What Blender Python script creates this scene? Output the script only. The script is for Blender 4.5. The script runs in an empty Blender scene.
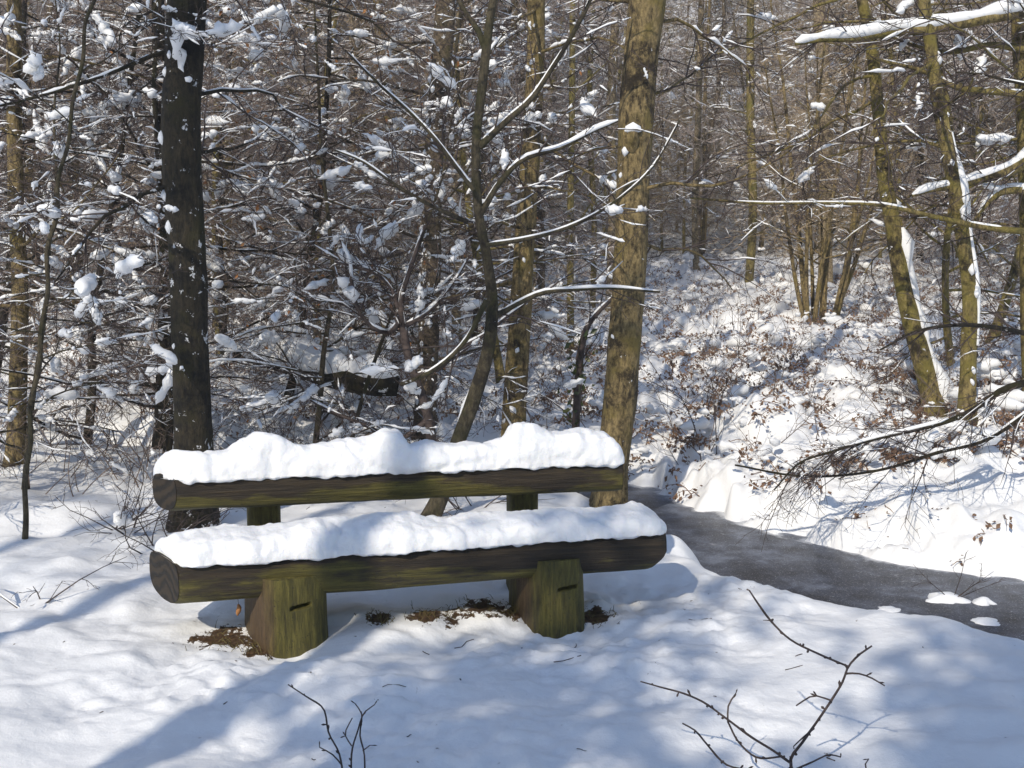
import bpy, math, random
import numpy as np
from mathutils import Vector

R = math.radians
random.seed(7)
rng = np.random.default_rng(11)
sc = bpy.context.scene
col = sc.collection

# ------------------------------------------------------------------ camera, sky, sun, exposure
F = 1098.0
CAM_H = 1.6
PITCH = math.atan(128 / F)
cam = bpy.data.cameras.new('camera')
cam.sensor_width = 36.0
cam.lens = 36.0 * F / 1024
cam.clip_start = 0.05
cam.clip_end = 1500
cam_o = bpy.data.objects.new('camera', cam)
cam_o.location = (0, 0, CAM_H)
cam_o.rotation_euler = (math.pi / 2 - PITCH, 0, 0)
col.objects.link(cam_o)
sc.camera = cam_o

HAZE = 0.0035
SUN_EL, SUN_AZ = R(37), R(26)          # light travels towards +y and a little to +x
w = bpy.data.worlds.new('World')
sc.world = w
w.use_nodes = True
wn = w.node_tree
bg = wn.nodes['Background']
sky = wn.nodes.new('ShaderNodeTexSky')
sky.sky_type = 'NISHITA'
sky.sun_disc = False
sky.sun_elevation = SUN_EL
sky.sun_rotation = math.pi + SUN_AZ
sky.air_density = 1.0
sky.dust_density = 0.4
sky.ozone_density = 2.5
wn.links.new(sky.outputs[0], bg.inputs[0])
bg.inputs[1].default_value = 0.15
sl = bpy.data.lights.new('sun', 'SUN')
sl.energy = 3.9
sl.angle = R(0.53)
sl.color = (1.0, 0.90, 0.74)
so = bpy.data.objects.new('sun', sl)
SUN_DIR = Vector((math.sin(SUN_AZ) * math.cos(SUN_EL), math.cos(SUN_AZ) * math.cos(SUN_EL), -math.sin(SUN_EL)))
so.rotation_euler = SUN_DIR.to_track_quat('-Z', 'Y').to_euler()
so.location = (-8, -20, 15)
col.objects.link(so)
sc.view_settings.view_transform = 'Standard'
sc.view_settings.look = 'None'
sc.view_settings.gamma = 1
sc.view_settings.exposure = 0.16
sc.render.engine = 'CYCLES'
sc.cycles.max_bounces = 6
sc.cycles.diffuse_bounces = 3


# ------------------------------------------------------------------ helpers
def at(px, py, Y):
    """the world point seen at a pixel of the photograph, at distance Y"""
    x, z = (px - 512) / F, -(py - 384) / F
    c, s = math.cos(PITCH), math.sin(PITCH)
    dy, dz = c + z * s, -s + z * c
    k = Y / dy
    return np.array((x * k, Y, CAM_H + dz * k))


_perm = np.random.default_rng(3).permutation(256)
_perm = np.concatenate([_perm, _perm, _perm])
_grad = np.random.default_rng(5).normal(size=(256, 3))
_grad /= np.linalg.norm(_grad, axis=1)[:, None]


def perlin(x, y, z=0.0):
    x, y, z = np.broadcast_arrays(np.asarray(x, float), np.asarray(y, float), np.asarray(z, float))
    xi, yi, zi = np.floor(x).astype(int), np.floor(y).astype(int), np.floor(z).astype(int)
    xf, yf, zf = x - xi, y - yi, z - zi
    xi &= 255; yi &= 255; zi &= 255
    u, v, q = (t * t * t * (t * (t * 6 - 15) + 10) for t in (xf, yf, zf))
    out = 0
    for a in (0, 1):
        wx = u if a else 1 - u
        for b in (0, 1):
            wy = v if b else 1 - v
            for c in (0, 1):
                wz = q if c else 1 - q
                g = _grad[_perm[_perm[_perm[(xi + a) & 255] + ((yi + b) & 255)] + ((zi + c) & 255)]]
                out = out + wx * wy * wz * (g[..., 0] * (xf - a) + g[..., 1] * (yf - b) + g[..., 2] * (zf - c))
    return out


def fbm(x, y, z=0.0, octv=3, gain=0.5):
    s, a = 0, 1.0
    for k in range(octv):
        f = 2.03 ** k
        s = s + a * perlin(x * f + 17 * k, y * f + 9 * k, np.asarray(z) * f + 5 * k)
        a *= gain
    return s


def sstep(a, b, x):
    t = np.clip((x - a) / (b - a), 0, 1)
    return t * t * (3 - 2 * t)


def mesh_np(name, V, Q, mat, parent=None, smooth=True, loc=None, tris=None):
    """one mesh object from numpy vertices and quads (and triangles)"""
    me = bpy.data.meshes.new(name)
    V = np.asarray(V, np.float32)
    Q = np.asarray(Q, np.int32).reshape(-1, 4)
    T = np.zeros((0, 3), np.int32) if tris is None else np.asarray(tris, np.int32).reshape(-1, 3)
    me.vertices.add(len(V))
    me.vertices.foreach_set('co', V.ravel())
    me.loops.add(Q.size + T.size)
    me.loops.foreach_set('vertex_index', np.concatenate([Q.ravel(), T.ravel()]))
    me.polygons.add(len(Q) + len(T))
    st = np.concatenate([np.arange(len(Q)) * 4, Q.size + np.arange(len(T)) * 3]).astype(np.int32)
    me.polygons.foreach_set('loop_start', st)
    me.polygons.foreach_set('use_smooth', np.full(len(Q) + len(T), smooth))
    me.update(calc_edges=True)
    me.validate()
    me.materials.append(mat)
    o = bpy.data.objects.new(name, me)
    col.objects.link(o)
    if parent:
        o.parent = parent
    if loc is not None:
        o.location = loc
    return o


def tag(o, label=None, cat=None, group=None, kind=None):
    if label: o['label'] = label
    if cat: o['category'] = cat
    if group: o['group'] = group
    if kind: o['kind'] = kind
    return o


def thing(name, label, cat, loc, group=None):
    o = bpy.data.objects.new(name, None)
    col.objects.link(o)
    o.location = loc
    o.empty_display_size = 0.2
    return tag(o, label, cat, group)


def dup(root, loc, rz=0, s=1.0, label=None):
    r = root.copy()
    col.objects.link(r)
    r.location = loc
    r.rotation_euler = (0, 0, rz)
    r.scale = (s, s, s)
    if label: r['label'] = label
    for ch in list(root.children):
        c = ch.copy()
        col.objects.link(c)
        c.parent = r
    return r


class Tubes:
    """collects polylines with radii and turns them into ONE tube mesh"""
    def __init__(self):
        self.b = {}

    def add(self, P, rad, sides=3):
        P = np.asarray(P, float)
        rad = np.asarray(rad, float)
        self.b.setdefault((len(P), sides), []).append((P, rad))

    def arrays(self):
        Vs, Qs, off = [], [], 0
        for (n, s), L in self.b.items():
            P = np.stack([l[0] for l in L]); rad = np.stack([l[1] for l in L])
            T = np.gradient(P, axis=1)
            T /= np.linalg.norm(T, axis=2, keepdims=True) + 1e-12
            D = P[:, -1] - P[:, 0]
            ref = np.where((np.abs(D[:, 2]) > 0.75 * np.linalg.norm(D, axis=1))[:, None], (1.0, 0, 0), (0, 0, 1.0))
            N = np.cross(T, ref[:, None, :]); N /= np.linalg.norm(N, axis=2, keepdims=True) + 1e-12
            B = np.cross(T, N)
            a = np.arange(s) * 2 * math.pi / s + 0.4
            V = P[:, :, None, :] + rad[:, :, None, None] * (np.cos(a)[None, None, :, None] * N[:, :, None, :] + np.sin(a)[None, None, :, None] * B[:, :, None, :])
            m = len(L)
            base = off + (np.arange(m) * n * s)[:, None, None]
            i = (np.arange(n - 1) * s)[None, :, None]; j = np.arange(s)[None, None, :]; j2 = (j + 1) % s
            Q = np.stack([base + i + j, base + i + j2, base + i + s + j2, base + i + s + j], -1).reshape(-1, 4)
            Vs.append(V.reshape(-1, 3)); Qs.append(Q); off += m * n * s
        if not Vs:
            return np.zeros((0, 3)), np.zeros((0, 4), int)
        return np.concatenate(Vs), np.concatenate(Qs)

    def build(self, name, mat, parent=None, origin=(0, 0, 0)):
        V, Q = self.arrays()
        return mesh_np(name, V - np.asarray(origin), Q, mat, parent)


def resample(P, step):
    """smooth Catmull-Rom resampling of a polyline with any number of columns"""
    P = np.asarray(P, float)
    d = np.r_[0, np.cumsum(np.linalg.norm(np.diff(P[:, :3], axis=0), axis=1))]
    n = max(3, int(d[-1] / step) + 1)
    t = np.linspace(0, d[-1], n)
    M = np.gradient(P, d, axis=0) if len(P) > 2 else np.repeat((P[1:] - P[:1]) / d[-1], 2, 0)
    i = np.clip(np.searchsorted(d, t) - 1, 0, len(P) - 2)
    h = (d[i + 1] - d[i])[:, None]; u = ((t - d[i]) / h[:, 0])[:, None]
    return ((2 * u**3 - 3 * u**2 + 1) * P[i] + (u**3 - 2 * u**2 + u) * h * M[i] + (-2 * u**3 + 3 * u**2) * P[i + 1] + (u**3 - u**2) * h * M[i + 1])


# ------------------------------------------------------------------ materials
def new_mat(name):
    m = bpy.data.materials.new(name)
    m.use_nodes = True
    nt = m.node_tree
    return m, nt, nt.nodes['Principled BSDF']


def N(nt, kind, **kw):
    n = nt.nodes.new(kind)
    for k, v in kw.items():
        if k in n.inputs: n.inputs[k].default_value = v
        else: setattr(n, k, v)
    return n


def noise(nt, vec, scale, detail=4, rough=0.55, mapscale=None):
    n = N(nt, 'ShaderNodeTexNoise', Scale=scale, Detail=detail, Roughness=rough)
    if mapscale:
        mp = N(nt, 'ShaderNodeMapping'); mp.inputs['Scale'].default_value = mapscale
        nt.links.new(vec, mp.inputs[0]); vec = mp.outputs[0]
    nt.links.new(vec, n.inputs['Vector'])
    return n.outputs[0]


def ramp(nt, fac, stops):
    r = N(nt, 'ShaderNodeValToRGB')
    e = r.color_ramp.elements
    while len(e) < len(stops): e.new(0.5)
    for k, (p, c) in enumerate(stops):
        e[k].position = p
        e[k].color = (*c, 1) if len(c) == 3 else c
    nt.links.new(fac, r.inputs[0])
    return r.outputs[0]


def mix(nt, fac, a, b):
    m = N(nt, 'ShaderNodeMix', data_type='RGBA')
    for sock, v in ((m.inputs[0], fac), (m.inputs[6], a), (m.inputs[7], b)):
        if hasattr(v, 'node'): nt.links.new(v, sock)
        else: sock.default_value = (*v, 1) if isinstance(v, tuple) else v
    return m.outputs[2]


def step_fac(nt, v, a, b):
    m = N(nt, 'ShaderNodeMapRange', interpolation_type='SMOOTHSTEP')
    m.inputs[1].default_value, m.inputs[2].default_value = a, b
    nt.links.new(v, m.inputs[0])
    return m.outputs[0]


def bump(nt, bs, h, strength, dist, prev=None):
    b = N(nt, 'ShaderNodeBump'); b.inputs['Strength'].default_value = strength; b.inputs['Distance'].default_value = dist
    nt.links.new(h, b.inputs['Height'])
    if prev: nt.links.new(prev, b.inputs['Normal'])
    nt.links.new(b.outputs[0], bs.inputs['Normal'])
    return b.outputs[0]


def coords(nt, out='Object'):
    return N(nt, 'ShaderNodeTexCoord').outputs[out]


SNOW_C = (0.87, 0.885, 0.91)


def mat_snow(name, sss=0.0, fine=True):
    m, nt, bs = new_mat(name)
    c = coords(nt)
    bs.inputs['Base Color'].default_value = (*SNOW_C, 1)
    bs.inputs['Roughness'].default_value = 0.55
    bs.inputs['Specular IOR Level'].default_value = 0.3
    if sss:
        bs.inputs['Subsurface Weight'].default_value = sss
        bs.inputs['Subsurface Radius'].default_value = (0.03, 0.035, 0.045)
        bs.inputs['Subsurface Scale'].default_value = 0.6
    if fine:
        b1 = bump(nt, bs, noise(nt, c, 40, 5, 0.6), 0.35, 0.02)
        bump(nt, bs, noise(nt, c, 260, 2), 0.25, 0.004, b1)
    return m


def mat_ground():
    m, nt, bs = new_mat('snowy_ground')
    c = coords(nt)
    # bare leaf litter showing where the snow is thin
    masks = None
    for (x, y, r) in PATCHES:
        d = N(nt, 'ShaderNodeVectorMath', operation='DISTANCE')
        nt.links.new(c, d.inputs[0]); d.inputs[1].default_value = (x, y, 0.0)
        f = N(nt, 'ShaderNodeMapRange'); f.inputs[1].default_value = r; f.inputs[2].default_value = 0.0
        nt.links.new(d.outputs['Value'], f.inputs[0])
        if masks is None: masks = f.outputs[0]
        else:
            mm = N(nt, 'ShaderNodeMath', operation='MAXIMUM')
            nt.links.new(masks, mm.inputs[0]); nt.links.new(f.outputs[0], mm.inputs[1]); masks = mm.outputs[0]
    add = N(nt, 'ShaderNodeMath', operation='ADD')
    nz = noise(nt, c, 14, 6, 0.7)
    nzs = N(nt, 'ShaderNodeMath', operation='MULTIPLY_ADD'); nt.links.new(nz, nzs.inputs[0]); nzs.inputs[1].default_value = 2.4; nzs.inputs[2].default_value = -.70
    nt.links.new(masks, add.inputs[0]); nt.links.new(nzs.outputs[0], add.inputs[1])
    patch = step_fac(nt, add.outputs[0], 0.95, 1.00)
    sep = N(nt, 'ShaderNodeSeparateXYZ'); nt.links.new(c, sep.inputs[0])
    far = N(nt, 'ShaderNodeMapRange'); far.inputs[1].default_value = 8.5; far.inputs[2].default_value = 30; far.inputs[3].default_value = -0.05; far.inputs[4].default_value = 0.10
    nt.links.new(sep.outputs[1], far.inputs[0])
    n2 = noise(nt, c, 5.5, 8, 0.72)
    ad2 = N(nt, 'ShaderNodeMath', operation='ADD'); nt.links.new(n2, ad2.inputs[0]); nt.links.new(far.outputs[0], ad2.inputs[1])
    lit = step_fac(nt, ad2.outputs[0], 0.60, 0.68)
    earth = ramp(nt, noise(nt, c, 55, 4), [(0.3, (0.03, 0.018, 0.01)), (0.55, (0.09, 0.055, 0.03)), (0.8, (0.20, 0.13, 0.075))])
    mx = N(nt, 'ShaderNodeMath', operation='MAXIMUM'); nt.links.new(patch, mx.inputs[0]); nt.links.new(lit, mx.inputs[1])
    nt.links.new(mix(nt, mx.outputs[0], SNOW_C, earth), bs.inputs['Base Color'])
    bs.inputs['Roughness'].default_value = 0.6
    bs.inputs['Specular IOR Level'].default_value = 0.3
    b1 = bump(nt, bs, noise(nt, c, 30, 5, 0.55), 0.25, 0.02)
    bump(nt, bs, noise(nt, c, 220, 2), 0.25, 0.005, b1)
    return m


def mat_bark(name, dark, mid, moss, snow=0.0, moss_amt=0.5, vs=0.18):
    m, nt, bs = new_mat(name)
    c = coords(nt)
    n1 = noise(nt, c, 38, 8, 0.75, (1, 1, max(vs, .38)))
    n2 = noise(nt, c, 5, 4, 0.6)
    n3 = noise(nt, c, 16, 5, 0.65)
    base = ramp(nt, n1, [(0.38, dark), (0.52, mid), (0.66, tuple(min(1, 1.7 * x) for x in mid))])
    base = mix(nt, step_fac(nt, n2, 0.62 - 0.3 * moss_amt, 0.78 - 0.2 * moss_amt), base, mix(nt, n1, tuple(0.5 * x for x in moss), tuple(1.25 * x for x in moss)))
    base = mix(nt, step_fac(nt, noise(nt, c, 3.1, 7, 0.75), 0.50, 0.62), base, tuple(0.75 * x for x in dark))
    lich = N(nt, 'ShaderNodeMath', operation='MULTIPLY'); nt.links.new(step_fac(nt, n3, 0.60, 0.66), lich.inputs[0]); lich.inputs[1].default_value = 0.35
    base = mix(nt, lich.outputs[0], base, tuple(min(0.6, 2.0 * x) for x in mid))
    if snow:
        base = mix(nt, step_fac(nt, noise(nt, c, 11, 6, 0.7), 0.72 - snow, 0.74 - snow), base, SNOW_C)
    nt.links.new(base, bs.inputs['Base Color'])
    bs.inputs['Roughness'].default_value = 0.85
    b1 = bump(nt, bs, n1, 1.0, 0.035)
    bump(nt, bs, n3, 0.5, 0.015, b1)
    return m


def mat_plain(name, a, b, scale=25, rough=0.8):
    m, nt, bs = new_mat(name)
    c = coords(nt)
    nt.links.new(ramp(nt, noise(nt, c, scale, 3), [(0.35, a), (0.65, b)]), bs.inputs['Base Color'])
    bs.inputs['Roughness'].default_value = rough
    return m


def mat_log(name, axis_scale, brown=0.5, side=None, low=False):
    """wet weathered wood, green algae towards patches of its own"""
    m, nt, bs = new_mat(name)
    c = coords(nt)
    grain = noise(nt, c, 48, 8, 0.75, axis_scale)
    blot = noise(nt, c, 4.5, 5, 0.65, tuple(0.25 + 1.1 * min(1, s) for s in axis_scale))
    fine = noise(nt, c, 90, 3, 0.6)
    wood = ramp(nt, grain, [(0.30, (0.008, 0.006, 0.004)), (0.5, (0.028, 0.019, 0.010)), (0.72, (0.070, 0.049, 0.024))])
    alg = ramp(nt, grain, [(0.3, (0.015, 0.013, 0.003)), (0.5, (0.095, 0.082, 0.014)), (0.72, (0.22, 0.185, 0.038))])
    if low:                                # algae thrive on the damp lower flank of the logs
        nm = N(nt, 'ShaderNodeTexCoord'); sz = N(nt, 'ShaderNodeSeparateXYZ'); nt.links.new(nm.outputs['Generated'], sz.inputs[0])
        lw = N(nt, 'ShaderNodeMapRange'); lw.inputs[1].default_value, lw.inputs[2].default_value = .1, .95; lw.inputs[3].default_value, lw.inputs[4].default_value = .19, -.17
        nt.links.new(sz.outputs[2], lw.inputs[0])
        sm = N(nt, 'ShaderNodeMath', operation='ADD'); nt.links.new(blot, sm.inputs[0]); nt.links.new(lw.outputs[0], sm.inputs[1]); blot = sm.outputs[0]
    colr = mix(nt, step_fac(nt, blot, brown - 0.05, brown + 0.06), wood, alg)
    if side is not None:
        sx = N(nt, 'ShaderNodeSeparateXYZ'); nt.links.new(c, sx.inputs[0])
        ad = N(nt, 'ShaderNodeMath', operation='MULTIPLY_ADD'); nt.links.new(blot, ad.inputs[0]); ad.inputs[1].default_value = .12; nt.links.new(sx.outputs[0], ad.inputs[2])
        red = ramp(nt, grain, [(0.3, (0.035, 0.020, 0.010)), (0.5, (0.10, 0.062, 0.028)), (0.75, (0.19, 0.12, 0.055))])
        colr = mix(nt, step_fac(nt, ad.outputs[0], side + .05, side), colr, red)
    colr = mix(nt, step_fac(nt, fine, 0.60, 0.75), colr, (0.020, 0.015, 0.009))
    nt.links.new(colr, bs.inputs['Base Color'])
    bs.inputs['Roughness'].default_value = 0.62
    b1 = bump(nt, bs, grain, 1.0, 0.018)
    bump(nt, bs, fine, 0.3, 0.004, b1)
    return m


def mat_endgrain():
    m, nt, bs = new_mat('end_grain')
    c = coords(nt)
    wv = N(nt, 'ShaderNodeTexWave', wave_type='RINGS', rings_direction='X'); wv.inputs['Scale'].default_value = 7; wv.inputs['Distortion'].default_value = 9; wv.inputs['Detail'].default_value = 5
    nt.links.new(c, wv.inputs[0])
    nt.links.new(ramp(nt, wv.outputs[1], [(0.2, (0.009, 0.007, 0.005)), (0.8, (0.030, 0.021, 0.012))]), bs.inputs['Base Color'])
    bs.inputs['Roughness'].default_value = 0.8
    bump(nt, bs, wv.outputs[1], 0.3, 0.005)
    return m


def mat_ice():
    m, nt, bs = new_mat('stream_ice')
    c = coords(nt)
    big = noise(nt, c, 3.2, 8, 0.72)
    speck = noise(nt, c, 65, 4, 0.7)
    frost = noise(nt, c, 9, 7, 0.7)
    base = ramp(nt, big, [(0.36, (0.016, 0.018, 0.026)), (0.5, (0.055, 0.064, 0.090)), (0.64, (0.16, 0.185, 0.24))])
    base = mix(nt, step_fac(nt, noise(nt, c, 150, 2), 0.60, 0.72), base, (0.40, 0.42, 0.46))
    base = mix(nt, step_fac(nt, speck, 0.58, 0.74), base, (0.24, 0.25, 0.28))
    base = mix(nt, step_fac(nt, frost, 0.60, 0.75), base, (0.30, 0.31, 0.34))
    at_ = N(nt, 'ShaderNodeAttribute'); at_.attribute_name = 'rim'
    ra = N(nt, 'ShaderNodeMath', operation='MULTIPLY_ADD'); nt.links.new(frost, ra.inputs[0]); ra.inputs[1].default_value = 1.3; nt.links.new(at_.outputs['Fac'], ra.inputs[2])
    base = mix(nt, step_fac(nt, ra.outputs[0], 1.25, 1.75), base, (0.62, 0.64, 0.68))
    nt.links.new(base, bs.inputs['Base Color'])
    bs.inputs['Roughness'].default_value = 0.38
    bs.inputs['Specular IOR Level'].default_value = 0.16
    bump(nt, bs, speck, 0.25, 0.004)
    return m


PATCHES = [(-1.22, 4.50, 0.22), (-1.06, 4.42, 0.15), (-0.36, 4.72, 0.17), (-0.15, 4.84, 0.19), (0.00, 4.84, 0.16), (0.36, 4.80, 0.15), (-0.58, 4.66, 0.10)]
M = dict(
    snow=mat_snow('tree_snow', 0, False), bench_snow=mat_snow('bench_snow', 0.35), lump=mat_snow('lump_snow'),
    ground=mat_ground(), ice=mat_ice(),
    bark_dark=mat_bark('dark_bark', (0.007, 0.006, 0.004), (0.036, 0.028, 0.015), (0.042, 0.038, 0.011), 0.11),
    bark_oak=mat_bark('ochre_bark', (0.036, 0.025, 0.012), (0.26, 0.195, 0.090), (0.24, 0.185, 0.055), 0.05, 0.45),
    bark_birch=mat_bark('birch_bark', (0.03, 0.022, 0.016), (0.17, 0.13, 0.085), (0.12, 0.10, 0.04), 0.12, 0.3, 1.0),
    bark_green=mat_bark('mossy_bark', (0.045, 0.033, 0.014), (0.27, 0.21, 0.085), (0.27, 0.225, 0.055), 0.05, 0.75),
    bark_pale=mat_bark('pale_bark', (0.10, 0.075, 0.045), (0.34, 0.27, 0.17), (0.24, 0.20, 0.09), 0.06, 0.3, 1.0),
    bark_yellow=mat_bark('yellow_bark', (0.07, 0.055, 0.02), (0.25, 0.20, 0.075), (0.22, 0.20, 0.05), 0.05, 0.5),
    bark_young=mat_bark('young_bark', (0.032, 0.025, 0.015), (0.095, 0.078, 0.046), (0.06, 0.058, 0.018), 0.03, 0.5),
    twig=mat_plain('dark_twig', (0.032, 0.023, 0.022), (0.095, 0.070, 0.062)),
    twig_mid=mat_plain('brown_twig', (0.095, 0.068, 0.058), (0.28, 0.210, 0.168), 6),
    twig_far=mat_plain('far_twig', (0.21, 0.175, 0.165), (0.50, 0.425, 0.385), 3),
    twig_tan=mat_plain('tan_twig', (0.22, 0.165, 0.105), (0.48, 0.37, 0.24), 8),
    bracken=mat_plain('dead_bracken', (0.10, 0.055, 0.036), (0.28, 0.175, 0.11), 9),
    leaf=mat_plain('dry_leaf', (0.22, 0.09, 0.03), (0.40, 0.19, 0.07), 7),
    ivy=mat_plain('ivy_leaf', (0.03, 0.05, 0.012), (0.10, 0.11, 0.03), 12, 0.4),
    grass=mat_plain('winter_grass', (0.07, 0.055, 0.018), (0.19, 0.16, 0.06), 20),
    evergreen=mat_plain('evergreen_leaf', (0.018, 0.030, 0.012), (0.05, 0.07, 0.03), 9, 0.5),
    log_long=mat_log('bench_log', (0.05, 1, 1), 0.53, None, True), post=mat_log('bench_post', (1, 1, 0.12), 0.32, -.085),
    post_back=mat_log('bench_back_post', (1, 1, 0.12), 0.30), endgrain=mat_endgrain(),
)

# ------------------------------------------------------------------ the ground, the stream
STREAM = np.array([(14, 1.8, .50), (8, 3.2, .48), (4, 4.75, .47), (2.55, 5.33, .42), (1.85, 5.77, .42), (1.38, 6.45, .36), (1.07, 7.3, .17),
                   (0.74, 8.2, .13), (-0.3, 8.9, .10), (-1.6, 9.3, .13), (-4, 10.0, .12), (-9, 10.6, .12), (-22, 11.5, .12)])


def stream_sd(x, y):
    """signed distance to the stream's edge and which side (+1 = far bank)"""
    best = np.full(np.shape(x), 1e9); side = np.zeros(np.shape(x))
    for a, b in zip(STREAM[:-1], STREAM[1:]):
        d = b[:2] - a[:2]
        t = np.clip(((x - a[0]) * d[0] + (y - a[1]) * d[1]) / (d @ d), 0, 1)
        dist = np.hypot(x - a[0] - t * d[0], y - a[1] - t * d[1]) - (a[2] + t * (b[2] - a[2]))
        s = np.sign(d[0] * (y - a[1]) - d[1] * (x - a[0]))
        up = dist < best
        best = np.where(up, dist, best); side = np.where(up, -s, side)
    return best, side


ICE_Z = -0.17


def H(x, y):
    x = np.asarray(x, float); y = np.asarray(y, float)
    sd, side = stream_sd(x, y)
    sd = sd + 0.10 * fbm(x * 1.9, y * 1.9, 2.2, 3) + 0.015 * fbm(x * 7, y * 7, 6.2, 2)
    far = side > 0
    d = np.maximum(sd, 0)
    # near side: trodden flat with soft dents; far side: a lumpy bank that climbs into the wood
    near_h = 0.045 * fbm(x * 1.1, y * 1.1, 4.0, 2) + 0.050 * fbm(x * 2.4, y * 2.4, 1.0, 2) + 0.060 * sstep(-.35, .5, fbm(x * .8, y * .8, 21.0, 2)) * np.abs(fbm(x * 3.7, y * 3.7, 7.0, 2)) + 0.012 * np.abs(fbm(x * 11, y * 11, 2.0, 2))
    tread = sstep(0.2, 0.9, fbm(x * 0.9 + 3, y * 0.9, 8.0, 2) + 0.85 - 0.36 * np.hypot(x - 0.2, y - 4.2))
    near_h = near_h + tread * (0.055 * np.abs(fbm(x * 7, y * 7, 3.0, 3)) + 0.016 * np.abs(fbm(x * 20, y * 20, 3.5, 2)) - 0.018)
    edge = sstep(2.2, 3.2, np.hypot(x + 0.4, (y - 4.9) * 1.1))
    near_h = near_h + 0.10 * edge * sstep(3.6, 5.4, y) * np.maximum(fbm(x * 2.0, y * 2.0, 11.0, 3), -0.15)
    rise = np.minimum(d, 14) * 0.084 + 0.03 * np.clip(d - 14, 0, 22)
    hill = sstep(34, 95, y) * 24
    lum = 0.5 * (1 + np.tanh(3 * (d - 0.9)))
    clump = np.maximum(fbm(x * 1.9, y * 1.9, 5.0, 3) + 0.15, 0)
    far_h = 0.05 + rise + lum * (0.33 * clump + 0.12 * np.abs(fbm(x * 4.6, y * 4.6, 6.0, 2))) + 0.05 * fbm(x * 2.1, y * 2.1, 9.0, 3) \
        + 0.34 * np.exp(-(((x - 1.98) / 0.30)**2 + ((y - 8.5) / 0.35)**2)) 
    pil = np.abs(fbm(x * 2.6, y * 2.6, 12.0, 2))
    prof_far = sstep(-0.06, 0.42 + .5 * sstep(.1, .5, pil), sd)**.8
    far_h = far_h + np.exp(-((sd - .35) / .35)**2) * (0.24 * np.abs(fbm(x * 4.0, y * 4.0, 14.0, 2)) - .05); prof_near = sstep(-0.05, 0.50, sd)
    bed = -0.36
    z = np.where(far, bed + (far_h - bed) * prof_far, bed + (near_h - bed) * prof_near)
    z = z + 0.17 * np.exp(-(((x - 0.97) / 0.15)**2 + ((y - 6.05) / 0.18)**2)) + 0.10 * np.exp(-(((x - 0.82) / 0.12)**2 + ((y - 6.3) / 0.2)**2))
    # melt hollows round the stumps of the bench
    z = z - 0.065 * np.exp(-(((x - .20) / .30)**2 + ((y - 4.62) / .26)**2)) - 0.04 * np.exp(-(((x + .92) / .30)**2 + ((y - 4.42) / .24)**2))
    return z + hill


def axis(pieces):
    out = [pieces[0][0]]
    for a, b, s0, s1 in pieces:
        n = max(2, int(2 * (b - a) / (s0 + s1)))
        st = np.linspace(s0, s1, n); st *= (b - a) / st.sum()
        out += list(a + np.cumsum(st))
    return np.array(out)


gx = axis([(-150, -20, 9, 1.0), (-20, -5, 1.0, 0.10), (-5, -2.2, .07, .028), (-2.2, 3.0, .02, .02), (3.0, 6.5, .028, .08), (6.5, 20, 0.1, 1.0), (20, 150, 1.0, 9)])
gy = axis([(-70, -8, 6, 0.8), (-8, 2.6, 0.5, .04), (2.6, 5.6, .018, .02), (5.6, 9, .025, .035), (9, 16, .045, .10), (16, 40, .15, .7), (40, 260, .8, 8)])
XX, YY = np.meshgrid(gx, gy)
ZZ = H(XX, YY)
nx, ny = len(gx), len(gy)
idx = np.arange(nx * ny).reshape(ny, nx)
Q = np.stack([idx[:-1, :-1], idx[:-1, 1:], idx[1:, 1:], idx[1:, :-1]], -1).reshape(-1, 4)
g = mesh_np('ground', np.stack([XX, YY, ZZ], -1).reshape(-1, 3), Q, M['ground'])
tag(g, 'snow covered woodland ground with a trodden patch round the log bench', 'ground', kind='structure')


def h1(x, y):
    return float(H(np.array([x]), np.array([y]))[0])


# ice of the stream, a ribbon along its course
sp = resample(STREAM, 0.07)
tg = np.gradient(sp[:, :2], axis=0); tg /= np.linalg.norm(tg, axis=1)[:, None]
nr = np.stack([-tg[:, 1], tg[:, 0]], 1)
cols = np.linspace(-1, 1, 41)
PP = sp[:, None, :2] + nr[:, None] * (cols[None, :, None] * (sp[:, 2] + 0.35)[:, None, None])
V = np.concatenate([PP, np.full(PP.shape[:2] + (1,), ICE_Z)], -1).reshape(-1, 3)
ii = np.arange(len(V)).reshape(-1, 41)
ice = mesh_np('stream', V, np.stack([ii[:-1, :-1], ii[1:, :-1], ii[1:, 1:], ii[:-1, 1:]], -1).reshape(-1, 4), M['ice'])
rim = ice.data.attributes.new('rim', 'FLOAT', 'POINT')                # how far ice lies under the snowy edge: frost grows there
rim.data.foreach_set('value', np.clip(1 + (H(V[:, 0], V[:, 1]) - ICE_Z) / .17, 0, 1).astype(np.float32))
tag(ice, 'narrow frozen stream of dark grey ice winding past the bench', 'stream', kind='structure')


# ------------------------------------------------------------------ trees
def unit(v):
    return v / (np.linalg.norm(v) + 1e-12)


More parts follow.
